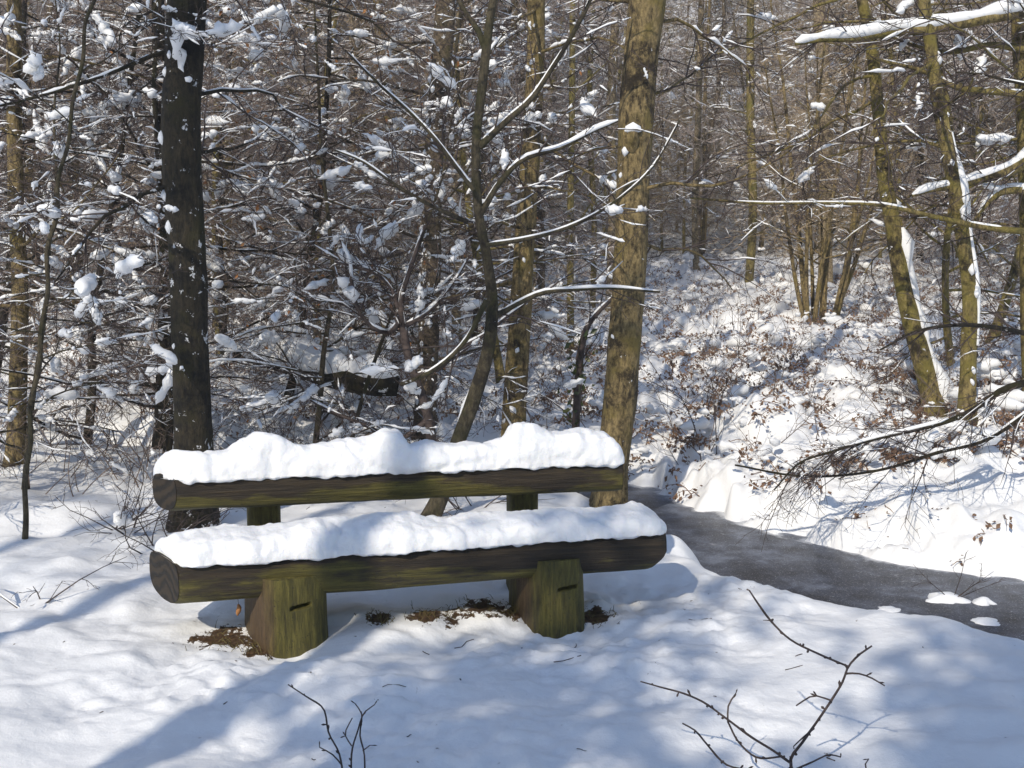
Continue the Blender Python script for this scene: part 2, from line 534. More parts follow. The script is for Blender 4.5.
class Tree:
    def __init__(self, seed, snow=0.7, snow_th=0.010, clump=0.25, twig_r=0.0028, leaves=0.0):
        self.r = np.random.default_rng(seed)
        self.wood, self.twigs, self.snow = Tubes(), Tubes(), Tubes()
        self.sn, self.th, self.cl, self.twr = snow, snow_th, clump, twig_r
        self.leafp, self.leaf = leaves, []

    def path(self, p, d, L, n, wander, trop):
        P = [np.array(p, float)]; d = unit(np.array(d, float)); st = L / (n - 1)
        for k in range(n - 1):
            d = unit(d + self.r.normal(size=3) * wander + np.array((0, 0, trop)))
            P.append(P[-1] + d * st)
        return np.array(P)

    def snow_on(self, P, rad, prob, th):
        r = self.r
        D = P[-1] - P[0]; L = np.linalg.norm(D)
        if r.random() > prob or abs(D[2]) > 0.58 * L: return
        a = r.random() * .75; b = min(1, a + .25 + .6 * r.random()); th = th * float(np.exp(np.clip(r.normal() * .4, -1, .5)))
        if th > 0.0085:
            A = resample(np.c_[P, rad], .035)
            k = np.arange(len(A)) * .3 + r.random() * 90
            t = th * np.clip(0.5 + 1.5 * fbm(k, r.random() * 50, 0, 2), .10, 1.5)
            lo, hi = int(a * (len(A) - 1)), int(math.ceil(b * (len(A) - 1)))
            if hi - lo < 3: return
            A, t = A[lo:hi + 1], t[lo:hi + 1]
            g = np.gradient(A[:, :3], axis=0); t = t * np.clip(1.6 - 1.9 * np.abs(g[:, 2]) / (np.linalg.norm(g, axis=1) + 1e-9), .05, 1); t[0] = t[-1] = .0004
            S = A[:, :3] + np.array((0, 0, 1.0)) * (A[:, 3] * .6 + t * .5)[:, None] + r.normal(size=(len(A), 3)) * t[:, None] * .14
            self.snow.add(S, t + .25 * A[:, 3] * (t > .001), 5)
            return
        n = len(P)
        i0, i1 = int(a * (n - 1)), max(int(a * (n - 1)) + 1, int(round(b * (n - 1))))
        seg = P[i0:i1 + 1]; rr = rad[i0:i1 + 1]
        t = np.minimum(th * (0.35 + .9 * r.random(len(seg))), .0075)
        t[0] *= 0.25; t[-1] *= 0.25
        S = seg + np.array((0, 0, 1.0)) * (rr * 0.75 + t * 0.55)[:, None]
        self.snow.add(S, t + 0.35 * rr, 5 if th > 0.012 else 4)

    def blob(self, p, s, ax=None):
        r = self.r
        ax = unit(np.array((r.normal(), r.normal(), 0.1 * r.normal()))) if ax is None else ax
        ts = np.array((-1, -0.82, -0.35, 0.35, 0.82, 1.0))
        n = 9
        u = np.linspace(-1, 1, n)
        L = s * (1.2 + 2.2 * r.random())                      # a ridge lying along the twig, heaped up unevenly
        c = np.array(p) + (u * L)[:, None] * ax + np.array((0, 0, 1)) * s * .3 + r.normal(size=(n, 3)) * s * (.22, .22, .10)
        rad = s * np.sqrt(np.clip(1 - u * u, 0, 1)) * (0.35 + .65 * r.random(n)) + .0005
        self.snow.add(c, rad, 7)
        for k in range(r.integers(1, 5)):
            q = s * (0.15 + 0.45 * r.random()**1.5)
            d = unit(ax + r.normal(size=3) * .6) * q * (0.8 + 0.9 * r.random())
            cc = np.array(p) + ax * L * r.normal() * .7 + np.array((0, 0, s * .15)) + r.normal(size=3) * q * .25
            P = cc + ts[:, None] * d + r.normal(size=(6, 3)) * q * .12
            self.snow.add(P, q * np.array((0.05, 0.6, 0.85, 0.85, 0.6, 0.05)) * (0.6 + 0.6 * r.random(6)), 6)

    def limb(self, p, d, L, r0, level, kids, trop=-0.02, wander=0.14, shrink=0.45):
        """a limb with twigs and twiglets; kids = number of children at each finer level"""
        n = max(3, min(9, int(L / 0.14) + 2)) if level < 2 else (5 if level == 2 else 4)
        P = self.path(p, d, L, n, wander * (1.0 if level < 2 else 1.7), trop)
        rad = np.linspace(r0, max(r0 * 0.3, self.twr * 0.5), n)
        (self.wood if level == 0 else self.twigs).add(P, rad, 6 if r0 > 0.012 else (4 if r0 > 0.005 else 3))
        self.snow_on(P, rad, self.sn * (0.95, 0.65, 0.38, 0.16)[level], self.th * (1.05, 0.82, 0.36, 0.26)[level])
        for _ in range(2 if level == 0 else 1):
          if level < 2 and self.r.random() < self.cl:
              i = self.r.integers(1, n); self.blob(P[i], 0.008 + 0.046 * self.r.random()**3, unit(P[i] - P[i - 1]))
        if self.leafp and level >= 2 and self.r.random() < self.leafp: self.leaf.append(P[-1])
        if not kids: return
        for k in range(max(1, int(kids[0] * (0.7 + 0.6 * self.r.random())))):
            t = 0.15 + 0.85 * self.r.random()
            i = min(n - 2, int(t * (n - 1))); f = t * (n - 1) - i
            q = P[i] * (1 - f) + P[i + 1] * f
            tan = unit(P[i + 1] - P[i])
            side = self.r.normal(size=3); side[2] *= 0.6
            side = unit(side - tan * (side @ tan))
            dd = unit(tan * (0.75 + 0.3 * self.r.random()) + side * (0.6 + 0.45 * self.r.random()))
            LL = L * shrink * (0.55 + 0.75 * self.r.random()) * (1.15 - 0.45 * t)
            rr = max(self.twr * (1.0, 1.0, 0.85, 0.65)[level + 1], r0 * 0.42)
            self.limb(q, dd, LL, min(rr, r0), level + 1, kids[1:], trop, wander, shrink)

    def crown(self, trunk, rad, n, t0, t1, L, kids, up=0.25, r_scale=0.45, trop=-0.02, wander=0.14, az=None, rmax=0.014):
        for k in range(n):
            t = t0 + (t1 - t0) * (k + self.r.random()) / n
            f = t * (len(trunk) - 1); i = min(len(trunk) - 2, int(f)); f -= i
            p = trunk[i] * (1 - f) + trunk[i + 1] * f
            rr = rad[i] * (1 - f) + rad[i + 1] * f
            a = self.r.random() * 2 * math.pi if az is None else az[0] + self.r.normal() * az[1]
            d = np.array((math.cos(a), math.sin(a), up + 0.25 * self.r.normal()))
            self.limb(p, d, L * (0.6 + 0.7 * self.r.random()) * (1.15 - 0.6 * t), max(self.twr, min(rmax, rr * r_scale)), 0, kids, trop, wander)

    def finish(self, name, label, cat, base, bark, twig, group=None, trunk=None):
        """root Empty > trunk, limbs, twigs, snow"""
        base = np.array(base, float)
        o = thing(name, label, cat, base, group)
        if trunk is not None:
            mesh_np('trunk', trunk[0] - base, trunk[1], bark, o)
        if self.wood.b: self.wood.build('branches', bark if trunk is not None else twig, o, base)
        if self.twigs.b: tag(self.twigs.build('twigs', twig, o, base), kind='stuff')
        if self.snow.b: tag(self.snow.build('snow', M['snow'], o, base), kind='stuff')
        if self.leaf:
            V, Q = leaf_cards(self.leaf, self.r, 0.035)
            tag(mesh_np('dry_leaves', V - base, Q, M['leaf'], o), kind='stuff')
        return o


def leaf_cards(pts, r, size):
    """small curled leaves: two bent quads each"""
    V, Q = [], []
    for p in pts:
        a = unit(r.normal(size=3)) ; b = unit(np.cross(a, r.normal(size=3))); c = np.cross(a, b)
        s = size * (0.6 + 0.7 * r.random())
        k = len(V)
        for (u, v, h) in ((0, 0, 0), (.5, -.35, .12), (1, 0, 0), (.5, .35, .12), (.5, 0, 0)):
            V.append(p + s * (u * a + v * b + h * c - np.array((0, 0, .4)) * u))
        Q += [(k, k + 1, k + 2, k + 4), (k, k + 4, k + 2, k + 3)]
    return np.array(V), np.array(Q)


def trunk_geo(P, rad, sides=20, step=0.05, rough=0.06, seed=0, flare=True):
    """a swept trunk with knots, bark ridges and a root flare; returns V, Q and the smooth centre line"""
    A = resample(np.c_[P, rad], step)
    C, rr = A[:, :3], A[:, 3]
    if flare:
        hgt = C[:, 2] - C[0, 2]
        rr = rr * (1 + 0.55 * np.exp(-np.maximum(hgt, 0) / 0.14))
    a = np.linspace(0, 2 * math.pi, sides, endpoint=False)
    n = len(C)
    T = np.gradient(C, axis=0); T /= np.linalg.norm(T, axis=1)[:, None]
    Nn = np.cross(T, (0, 1.0, 0)); Nn /= np.linalg.norm(Nn, axis=1)[:, None]
    B = np.cross(T, Nn)
    ca, sa = np.cos(a), np.sin(a)
    s = np.arange(n)[:, None] * step
    dis = rough * (0.8 * fbm(ca[None] * 1.3 + seed, sa[None] * 1.3, s * 2.2, 3) + 0.9 * perlin(ca[None] * 6 + seed, sa[None] * 6, s * 3.0) * min(1, sides / 20))
    rad2 = rr[:, None] * (1 + 2.0 * dis)
    V = C[:, None, :] + rad2[:, :, None] * (ca[None, :, None] * Nn[:, None, :] + sa[None, :, None] * B[:, None, :])
    i = (np.arange(n - 1) * sides)[:, None]; j = np.arange(sides)[None]; j2 = (j + 1) % sides
    Q = np.stack([i + j, i + j2, i + sides + j2, i + sides + j], -1).reshape(-1, 4)
    return V.reshape(-1, 3), Q, C, rr


def pix_trunk(pts, Y, top=8.5, sink=0.15, lean=0.0):
    """trunk centre line from its course in the photograph (x, y, width in pixels) at distance Y, carried on above the frame"""
    P, rad = [], []
    for (px, py, wd) in pts:
        P.append(at(px, py, Y)); rad.append(wd * 0.5 * Y / F)
    P = np.array(P); rad = np.array(rad)
    if top:
        d = unit(P[-1] - P[-2]); d = unit(d + np.array((0, 0, .5)))
        L = (top - P[-1][2]) / max(d[2], .3)
        for t in (0.35, 0.7, 1.0):
            P = np.vstack([P, P[-1 if t == .35 else -1] + d * L * 0.34]); rad = np.r_[rad, rad[-1] * (0.78, 0.55, 0.3)[(0.35, 0.7, 1.0).index(t)] / (1 if t == .35 else (0.78 if t == .7 else 0.55))]
    P[:, 1] += lean * (P[:, 2] - P[0, 2])
    return P, rad


def stuck_snow(T, C, rr, n, r, az, zmin, zmax):
    """flat pats of snow plastered on one side of a trunk"""
    for k in range(n):
        i = r.integers(0, len(C))
        if not zmin < C[i][2] < zmax: continue
        a = az + r.normal() * 0.5
        d = np.array((math.cos(a), math.sin(a), 0))
        s = 0.01 + 0.022 * r.random()
        p = C[i] + d * (rr[i] * 0.98)
        up = np.array((0.0, 0, 1))
        tn = np.array((-d[1], d[0], 0)) * r.normal() * 0.5 + up
        ts = np.array((-1, -.6, 0, .6, 1.0))
        T.add(p + (ts * s * 1.5)[:, None] * unit(tn), s * np.array((.05, .6, .8 + .3 * r.random(), .6, .05)), 6)


def base_of(P):
    return np.array((P[0][0], P[0][1], h1(P[0][0], P[0][1])))


def ground_end(pts, Y):
    """replaces the lowest pixel's height by the ground below it"""
    P, rad = pix_trunk(pts, Y)
    return P, rad


def big_tree(name, label, pts, Y, bark, seed, sides=28, crown=None, pats=0, pat_az=-2.2, snow_kw=None, rough=0.06, group=None, top=8.5, ridge=None, extra=None, twig='twig', lean=0.0, step=0.045):
    P, rad = pix_trunk(pts, Y, top, lean=lean)
    z0 = h1(P[0][0], P[0][1])
    P[0][2] = min(P[0][2], z0 - 0.08)
    if P[0][2] > z0 - 0.08: P[0][2] = z0 - 0.08
    V, Q, C, rr = trunk_geo(P, rad, sides, step, rough, seed)
    t = Tree(seed, **(snow_kw or {}))
    for c in (crown or []):
        t.crown(C, rr, **c)
    if pats: stuck_snow(t.snow, C, rr, pats, t.r, pat_az, z0 + 0.1, 3.4)
    if ridge:
        az, z_lo, z_hi, th = ridge
        m = (C[:, 2] > z_lo) & (C[:, 2] < z_hi)
        S = C[m][::3]; rs = rr[m][::3]
        d = np.array((math.cos(az), math.sin(az), 0.15))
        th_ = th * np.clip(0.35 + 1.6 * fbm(np.arange(len(S)) * .4 + seed, 0.5, 0, 2), .02, 1); th_[0] *= .1; th_[-1] *= .1
        t.snow.add(S + d * (rs * 0.85 + th_ * .35)[:, None], th_ + .3 * rs, 8)
    if extra: extra(t, C, rr)
    return t.finish(name, label, 'tree', (C[0][0], C[0][1], z0), M[bark], M[twig], group, (V, Q))


def pix_limb(t, pts, Y, kids=None, snow=0.9, th=None, dY=0.0, sides=6, L=None):
    """a limb along a course in the photograph: (x, y, width px); Y runs from Y to Y + dY"""
    n = len(pts)
    P = np.array([at(px, py, Y + dY * k / (n - 1)) for k, (px, py, wd) in enumerate(pts)])
    rad = np.array([wd * .5 * (Y + dY * k / (n - 1)) / F for k, (px, py, wd) in enumerate(pts)])
    A = resample(np.c_[P, rad], 0.06)
    P, rad = A[:, :3], A[:, 3]
    t.wood.add(P, rad, sides)
    if th:
        r = t.r
        k = np.arange(len(P))
        tt = th * np.clip(0.75 + 1.3 * fbm(k * 0.17 + r.random() * 50, 0.5, 0, 2), 0.12, 1.5)
        tt = np.where(fbm(k * 0.09 + r.random() * 90, .3, 0, 1) > snow - 0.55, 0.001, tt)
        tt[0] *= .2; tt[-1] *= .2
        tt = tt * .5
        t.snow.add(P + np.array((0, 0, 1)) * (rad * .7 + tt * .5)[:, None], tt + .4 * rad * (tt > .002), 7)
    if kids:
        for k in range(kids[0]):
            i = int((0.08 + 0.9 * t.r.random()) * (len(P) - 2))
            tan = unit(P[i + 1] - P[i]); side = t.r.normal(size=3); side = unit(side - tan * (side @ tan))
            t.limb(P[i], unit(tan + side * .9), (L or 0.5) * (.5 + .8 * t.r.random()), max(t.twr, min(0.006, rad[i] * .45)), 1, kids[1:], trop=-0.01)
    return P


def foot(px, py, y0=6.5, y1=30.0):
    """distance at which the ground lies under a pixel of the photograph"""
    for Y in np.arange(y0, y1, .05):
        p = at(px, py, Y)
        if p[2] <= h1(p[0], p[1]): return float(Y)
    return y1


# --- the tall trees one can tell apart, nearest first
FULL = dict(snow=0.75, snow_th=0.011, clump=0.3, twig_r=0.0028)
big_tree('beech_tree', 'dark trunk directly behind the left end of the bench, flecked with snow', [(194, 540, 44), (193, 440, 38), (190, 350, 36), (187, 250, 36), (181, 130, 38), (184, 60, 36), (187, 0, 37)], 6.35, 'bark_dark', 21,
         crown=[dict(n=9, t0=.22, t1=.5, L=1.5, kids=(8, 4, 3), up=.05), dict(n=3, t0=.5, t1=1, L=1.2, kids=(4, 3), up=.7)], pats=40, pat_az=-2.4, snow_kw=dict(FULL, clump=.5), rough=0.05)


def stub(t, C, rr):
    i = int(np.argmin(np.abs(C[:, 2] - at(628, 136, 7.1)[2])))
    p = C[i] + np.array((-0.03, -rr[i] * .95, -0.02))
    t.wood.add(np.array([p + (0, .03, -.05), p + (0, -.015, 0), p + (0, -.03, .04), p + (0, -.03, .055)]), [.05, .042, .03, .002], 9)
    t.snow.add(np.array([p + (-.05, -.02, .045), p + (-.035, -.025, .055), p + (0, -.03, .068), p + (.04, -.025, .055), p + (.055, -.02, .045)]), [.002, .024, .034, .022, .002], 8)


big_tree('oak_tree', 'stout ochre barked trunk rising past the right end of the backrest', [(607, 512, 35.7), (612, 470, 32.0), (620, 400, 33.8), (626, 320, 32.9), (631, 250, 32.0), (634, 170, 32.9), (637, 100, 33.8), (643, 40, 34.8), (648, 0, 35.7)], 7.1, 'bark_oak', 22, sides=36, step=.03,
         crown=[dict(n=7, t0=.2, t1=.45, L=1.3, kids=(7, 4, 2), up=.1), dict(n=3, t0=.5, t1=1, L=1.2, kids=(4, 3), up=.7)], pats=9, pat_az=-2.6, snow_kw=dict(FULL, snow=.6, clump=.2), extra=stub, rough=0.07)


def alder_forks(t, C, rr):
    pix_limb(t, [(479, 147, 8), (505, 122, 7), (530, 100, 6), (552, 68, 5), (571, 37, 4.5), (592, -5, 4), (605, -60, 3)], 6.6, (8, 4, 2), .9, .013)
    pix_limb(t, [(486, 52, 7), (478, 30, 6), (466, 14, 5), (456, -8, 5), (450, -60, 3)], 6.6, (6, 3, 2))
    pix_limb(t, [(480, 215, 7), (500, 182, 6), (522, 160, 5), (560, 148, 4), (600, 128, 3), (618, 121, 2)], 6.6, (9, 4, 2), 1.0, .02)
    pix_limb(t, [(486, 245, 5), (520, 240, 4.5), (566, 228, 4), (610, 205, 3), (650, 170, 2.5), (680, 120, 2)], 6.4, (10, 4, 2), .5, .006)
    pix_limb(t, [(490, 320, 6), (515, 305, 5.5), (545, 292, 5), (568, 290, 4), (610, 288, 3), (660, 292, 2.5)], 6.7, (6, 3, 2), 1.0, .012)
    pix_limb(t, [(487, 300, 6), (462, 345, 5), (430, 372, 5), (400, 385, 4)], 6.5, (6, 3, 2), .6, .01)
    pix_limb(t, [(474, 190, 5), (455, 165, 5), (432, 135, 4), (410, 112, 3.5), (380, 85, 3), (345, 50, 2)], 6.5, (9, 4, 2), .8, .008)
    pix_limb(t, [(468, 222, 5), (440, 210, 4), (400, 188, 3.5), (360, 160, 2.5), (335, 150, 2)], 6.5, (9, 4, 2), .8, .009)


big_tree('alder_tree', 'slender crooked trunk behind the middle of the bench, forking near the top', [(424, 530, 16.4), (440, 498, 15.6), (455, 450, 14.8), (474, 398, 14.8), (489, 345, 13.1), (492, 300, 11.5), (487, 258, 9.8), (479, 215, 9.0), (476, 150, 9.0), (483, 80, 9.0), (490, 20, 8.2), (495, -10, 7.4)], 6.6, 'bark_young', 23, sides=16,
         crown=[dict(n=6, t0=.4, t1=1, L=1.2, kids=(4, 3), up=.4)], snow_kw=FULL, extra=alder_forks, ridge=(2.4, .55, 1.0, .03), top=7)
big_tree('field_maple', 'straight mossy trunk seen between the crooked stem and the stout ochre trunk', [(512, 480, 27.0), (514, 415, 24.3), (519, 340, 22.5), (523, 270, 20.7), (528, 190, 19.8), (533, 110, 18.0), (536, 50, 17.1), (536, 0, 17.1)], 8.3, 'bark_oak', 24, sides=22,
         crown=[dict(n=10, t0=.18, t1=.5, L=1.4, kids=(8, 4, 3), up=.05), dict(n=3, t0=.5, t1=1, L=1.2, kids=(4, 3), up=.7)], pats=45, pat_az=-2.0, snow_kw=FULL)
big_tree('birch_tree', 'birch with dark scarred bark and snow plastered sides, behind the crooked stem', [(424, 450, 24), (426, 400, 22), (430, 300, 21), (433, 170, 20), (440, 80, 20), (446, 0, 20)], 9.6, 'bark_birch', 25, sides=20,
         crown=[dict(n=14, t0=.15, t1=.5, L=1.5, kids=(8, 4, 3), up=.0), dict(n=3, t0=.5, t1=1, L=1.2, kids=(4, 3), up=.7)], pats=120, pat_az=-2.3, snow_kw=dict(FULL, clump=.5))
big_tree('leaning_alder', 'tree on the right bank leaning left with a ridge of snow down its side', [(938, 414, 20.8), (928, 380, 20.0), (914, 330, 18.4), (902, 280, 16.8), (893, 225, 15.2), (884, 170, 13.6), (878, 110, 12.0), (872, 50, 11.2), (862, 0, 10.4)], foot(934, 412), 'bark_green', 26, sides=20,
         crown=[dict(n=9, t0=.18, t1=.5, L=1.6, kids=(9, 5, 3), up=.0), dict(n=3, t0=.5, t1=1, L=1.2, kids=(4, 3), up=.7)], snow_kw=dict(FULL, snow=.35, clump=.1), ridge=(-.2, .2, 1.9, .065))
big_tree('riverside_alder', 'upright mossy tree next to the leaning one, right of its foot', [(966, 428, 17.2), (968, 370, 15.6), (970, 300, 14.8), (962, 230, 14.0), (950, 160, 14.0), (938, 100, 12.5), (930, 40, 11.7), (924, 0, 11.7)], foot(966, 424), 'bark_green', 27, sides=20,
         crown=[dict(n=9, t0=.18, t1=.5, L=1.6, kids=(9, 5, 3), up=.0), dict(n=3, t0=.5, t1=1, L=1.2, kids=(4, 3), up=.7)], pats=60, pat_az=-.9, snow_kw=dict(FULL, snow=.35, clump=.1), ridge=(-.3, .9, 2.6, .028))


def edge_limbs(t, C, rr):
    pix_limb(t, [(1045, 8, 13), (1000, 16, 11), (960, 24, 10), (925, 29, 10), (890, 32, 9), (855, 38, 8), (825, 39, 6), (795, 44, 3)], 8.4, (14, 5, 3), .8, .07)
    pix_limb(t, [(1040, 150, 16), (1010, 170, 13), (985, 178, 9), (955, 186, 7), (930, 190, 5), (912, 196, 3)], 8.4, (12, 5, 3), .85, .06)
    pix_limb(t, [(1030, 95, 8), (1000, 92, 7), (960, 88, 6), (920, 70, 4), (880, 60, 3)], 8.5, (14, 5, 3), .5, .012)
    pix_limb(t, [(1030, 232, 7), (990, 228, 6), (940, 218, 5), (880, 205, 4), (830, 203, 3), (760, 203, 2.5), (690, 198, 2)], 8.2, (20, 6, 3), .5, .010)
    pix_limb(t, [(1030, 50, 8), (990, 45, 6), (950, 52, 5), (900, 40, 3), (860, 20, 2)], 8.6, (14, 6, 3), .5, .012)
    pix_limb(t, [(1030, 190, 9), (1000, 192, 8), (985, 205, 6), (975, 222, 5)], 8.5, (6, 4, 3), 1.0, .022)


big_tree('hornbeam', 'tree at the right edge of the picture with thick snow along its boughs', [(1036, 440, 24), (1032, 300, 22), (1030, 200, 20), (1026, 100, 19), (1020, 0, 18)], 8.7, 'bark_green', 28, sides=20,
         crown=[dict(n=10, t0=.25, t1=.6, L=1.5, kids=(9, 5, 3), up=.05, az=(3.3, .7)), dict(n=8, t0=.5, t1=1, L=1.5, kids=(5, 4), up=.5)], snow_kw=dict(FULL, snow=.45), extra=edge_limbs)
big_tree('hazel_tree', 'brown trunk at the far left edge of the clearing', [(16, 480, 22.1), (17, 440, 18.7), (18, 380, 17.0), (20, 300, 15.3), (16, 200, 14.4), (14, 100, 13.6), (14, 0, 12.8)], 8.2, 'bark_oak', 29, sides=18,
         crown=[dict(n=16, t0=.15, t1=.55, L=1.6, kids=(9, 5, 3), up=.1), dict(n=8, t0=.55, t1=1, L=1.5, kids=(5, 4), up=.5)], snow_kw=dict(FULL, snow=.85, clump=.7))
big_tree('young_oak', 'thinner trunk half hidden behind the dark trunk, left of it', [(161, 425, 19), (164, 380, 16), (166, 300, 15), (166, 220, 14), (160, 120, 13), (158, 0, 12)], 9.2, 'bark_dark', 30, sides=16,
         crown=[dict(n=16, t0=.12, t1=.55, L=1.6, kids=(9, 5, 3), up=.1), dict(n=8, t0=.55, t1=1, L=1.5, kids=(5, 4), up=.5)], pats=60, snow_kw=dict(FULL, snow=.85, clump=.8))
big_tree('rowan_sapling', 'thin wavy sapling standing alone in the snow left of the bench', [(24, 552, 5), (26, 520, 5), (25, 480, 5), (31, 440, 5), (30, 405, 5), (39, 370, 5), (41, 330, 5), (48, 290, 4.5), (47, 250, 4.5), (57, 215, 4.5), (58, 180, 4), (68, 145, 4), (73, 100, 4), (83, 60, 4), (86, 20, 3.5), (97, -5, 3.5)], 6.0, 'bark_young', 31, sides=10,
         crown=[dict(n=12, t0=.2, t1=.7, L=.9, kids=(7, 4, 3), up=.2), dict(n=5, t0=.7, t1=1, L=.9, kids=(5, 3), up=.5)], snow_kw=dict(FULL, snow=.8, clump=.6), top=4.4)


for k, (px, wd, Y, bark, lab) in enumerate([
        (458, 9, 13.5, 'bark_pale', 'pale sunlit birch pole between the scarred birch and the crooked stem'), (511, 7, 15.5, 'bark_pale', 'slim pale pole just left of the straight mossy trunk'),
        (570, 7, 13.0, 'bark_yellow', 'slim yellow green pole midway between the mossy and ochre trunks'), (592, 6, 17.0, 'bark_yellow', 'thin yellow pole just left of the stout ochre trunk'),
        (613, 10, 16.0, 'bark_pale', 'pale birch pole half hidden by the stout ochre trunk'), (750, 9, 20.0, 'bark_yellow', 'tan pole beyond the sunny bank, left of the coppiced shrub'),
        (822, 15, 19.0, 'bark_pale', 'pale trunk rising behind the coppiced shrub'), (700, 7, 22.0, 'bark_pale', 'thin pole right of the stout ochre trunk, beyond the bank'),
        (215, 7, 12.5, 'bark_yellow', 'thin pole just right of the dark trunk'), (355, 7, 15.0, 'bark_pale', 'thin pale pole deep in the thicket left of the scarred birch')]):
    rj = np.random.default_rng(900 + k)
    big_tree('slim_tree', lab, [(px + 4 * rj.normal(), 330, wd), (px + 4 * rj.normal(), 220, wd * .95), (px + 3 * rj.normal(), 110, wd * .9), (px + 3 * rj.normal(), 0, wd * .8)], Y, bark, 700 + k, sides=10, step=.12,
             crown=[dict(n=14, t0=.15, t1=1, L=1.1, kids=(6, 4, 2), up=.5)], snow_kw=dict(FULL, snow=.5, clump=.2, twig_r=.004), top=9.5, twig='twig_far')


# saplings with far-reaching snowy twigs: the thicket on the left, each a thing of its own
def free_trunk(x, y, h, r0, seed, bend=0.12):
    r = np.random.default_rng(seed)
    z0 = h1(x, y)
    P = [np.array((x, y, z0 - .08))]; d = np.array((r.normal() * bend, r.normal() * bend * .5, 1.0)); n = 9
    for k in range(n - 1):
        d = unit(d + np.array((r.normal() * bend, r.normal() * bend, .12)))
        P.append(P[-1] + d * h / (n - 1))
    return np.array(P), np.linspace(r0, r0 * .2, n) ** 1.0


def sapling(x, y, h, r0, seed, name, label, bark, nb=26, L=1.2, kids=(8, 4, 3), group=None, sides=10, up=.12, stems=1, t0=.06, twig='twig', bend=.12, **kw):
    t = Tree(seed, **dict(FULL, **kw))
    Vs, Qs, off = [], [], 0
    for s in range(stems):
        P, rad = free_trunk(x + (0 if stems == 1 else t.r.normal() * .12), y + (0 if stems == 1 else t.r.normal() * .1), h * (1 if s == 0 else .7 + .3 * t.r.random()), r0 * (1 if s == 0 else .75), seed * 7 + s, bend if stems == 1 else .2)
        V, Q, C, rr = trunk_geo(P, rad, sides, .09, .05, seed + s, flare=stems == 1)
        Vs.append(V); Qs.append(Q + off); off += len(V)
        t.crown(C, rr, n=int(nb / stems), t0=t0, t1=1.0, L=L, kids=kids, up=up)
    return t.finish(name, label, 'tree' if stems == 1 else 'shrub', (x, y, h1(x, y)), M[bark], M[twig], group, (np.concatenate(Vs), np.concatenate(Qs)))


SAP = [
    (-3.35, 7.4, 3.6, .020, 'wispy sapling near the left edge with snow lumps on its forks', 'bark_young', 22, 1.1),
    (-2.75, 8.6, 4.6, .032, 'snow loaded sapling between the left edge trunk and the dark trunk', 'bark_dark', 34, 1.4),
    (-3.9, 9.8, 5.5, .045, 'bushy snow loaded tree far back on the left', 'bark_dark', 40, 1.6),
    (-1.65, 8.9, 4.2, .026, 'spreading sapling just right of the dark trunk', 'bark_young', 36, 1.5),
    (-1.2, 7.7, 3.2, .018, 'low fine twigged sapling right of the dark trunk, close behind the backrest', 'bark_young', 26, 1.2),
    (-2.2, 10.6, 5.5, .040, 'taller sapling rising behind the dark trunk', 'bark_dark', 42, 1.7),
    (-0.95, 10.4, 5.0, .034, 'sapling with sagging snowy branches left of the birch', 'bark_young', 40, 1.6),
    (-5.2, 10.8, 6.0, .05, 'thick twigged tree beyond the left edge trunk', 'bark_dark', 40, 1.8),
    (-4.6, 8.4, 5.0, .04, 'sapling reaching in from beyond the left edge', 'bark_young', 36, 1.6),
    (-3.2, 12.2, 6.5, .05, 'grey tree deep in the left hand thicket', 'bark_dark', 44, 1.9),
    (-0.1, 11.6, 6.0, .045, 'slim tree behind the straight mossy trunk', 'bark_green', 34, 1.5),
    (4.3, 10.6, 5.5, .04, 'fine twigged tree behind the two right bank trees', 'bark_green', 34, 1.6),
    (5.4, 12.4, 6.5, .06, 'bushy tree at the right edge, behind the snowy boughs', 'bark_green', 36, 1.8),
]
for k, (x, y, h, r0, lab, bark, nb, L) in enumerate(SAP):
    left = x < 0.2
    sapling(x, y, h, r0, 100 + k, 'sapling', lab, bark, nb, L, (10, 5, 4), snow=.8 if left else .4, clump=.6 if left else .15, snow_th=.011 if left else .008, leaves=.05 if k in (3, 5, 6) else 0,
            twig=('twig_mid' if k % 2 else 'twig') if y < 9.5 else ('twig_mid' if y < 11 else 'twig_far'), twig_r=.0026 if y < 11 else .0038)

# forked shrub behind the bench, left of the crooked stem
t = Tree(61, **dict(FULL, clump=.6))
shrub_pts = [
    [(432, 470, 11), (431, 436, 11), (425, 405, 10), (413, 372, 9), (408, 355, 9), (403, 325, 8), (401, 300, 6), (408, 275, 5), (418, 245, 4), (425, 225, 3)],
    [(410, 360, 8), (418, 395, 0.1)],
    [(402, 318, 7), (388, 333, 6), (374, 328, 5), (362, 316, 4), (352, 285, 4), (350, 262, 3), (340, 240, 2)],
    [(404, 326, 6), (420, 318, 5), (438, 302, 4), (455, 280, 3), (470, 255, 2)],
    [(414, 376, 6), (440, 368, 5), (458, 350, 5), (484, 335, 4), (505, 318, 3), (530, 300, 2)],
    [(398, 308, 5), (392, 290, 4), (378, 275, 3), (360, 268, 3), (335, 262, 2)],
    [(428, 420, 6), (400, 438, 5), (372, 428, 4), (340, 415, 3), (310, 400, 2)],
]
for k, pl in enumerate(shrub_pts):
    if k == 1: continue
    pix_limb(t, pl, 7.4, (10, 4, 2), 1.0, .017 if k < 4 else .012)
c0 = at(432, 470, 7.4)
P0 = np.array([(c0[0], c0[1], h1(c0[0], c0[1]) - .05), tuple(c0)])
t.wood.add(P0, [.055, .04], 8)
t.finish('hazel_shrub', 'forked shrub heaped with snow in its crooks, behind the middle of the backrest', 'shrub', (c0[0], c0[1], h1(c0[0], c0[1])), M['bark_young'], M['twig'])

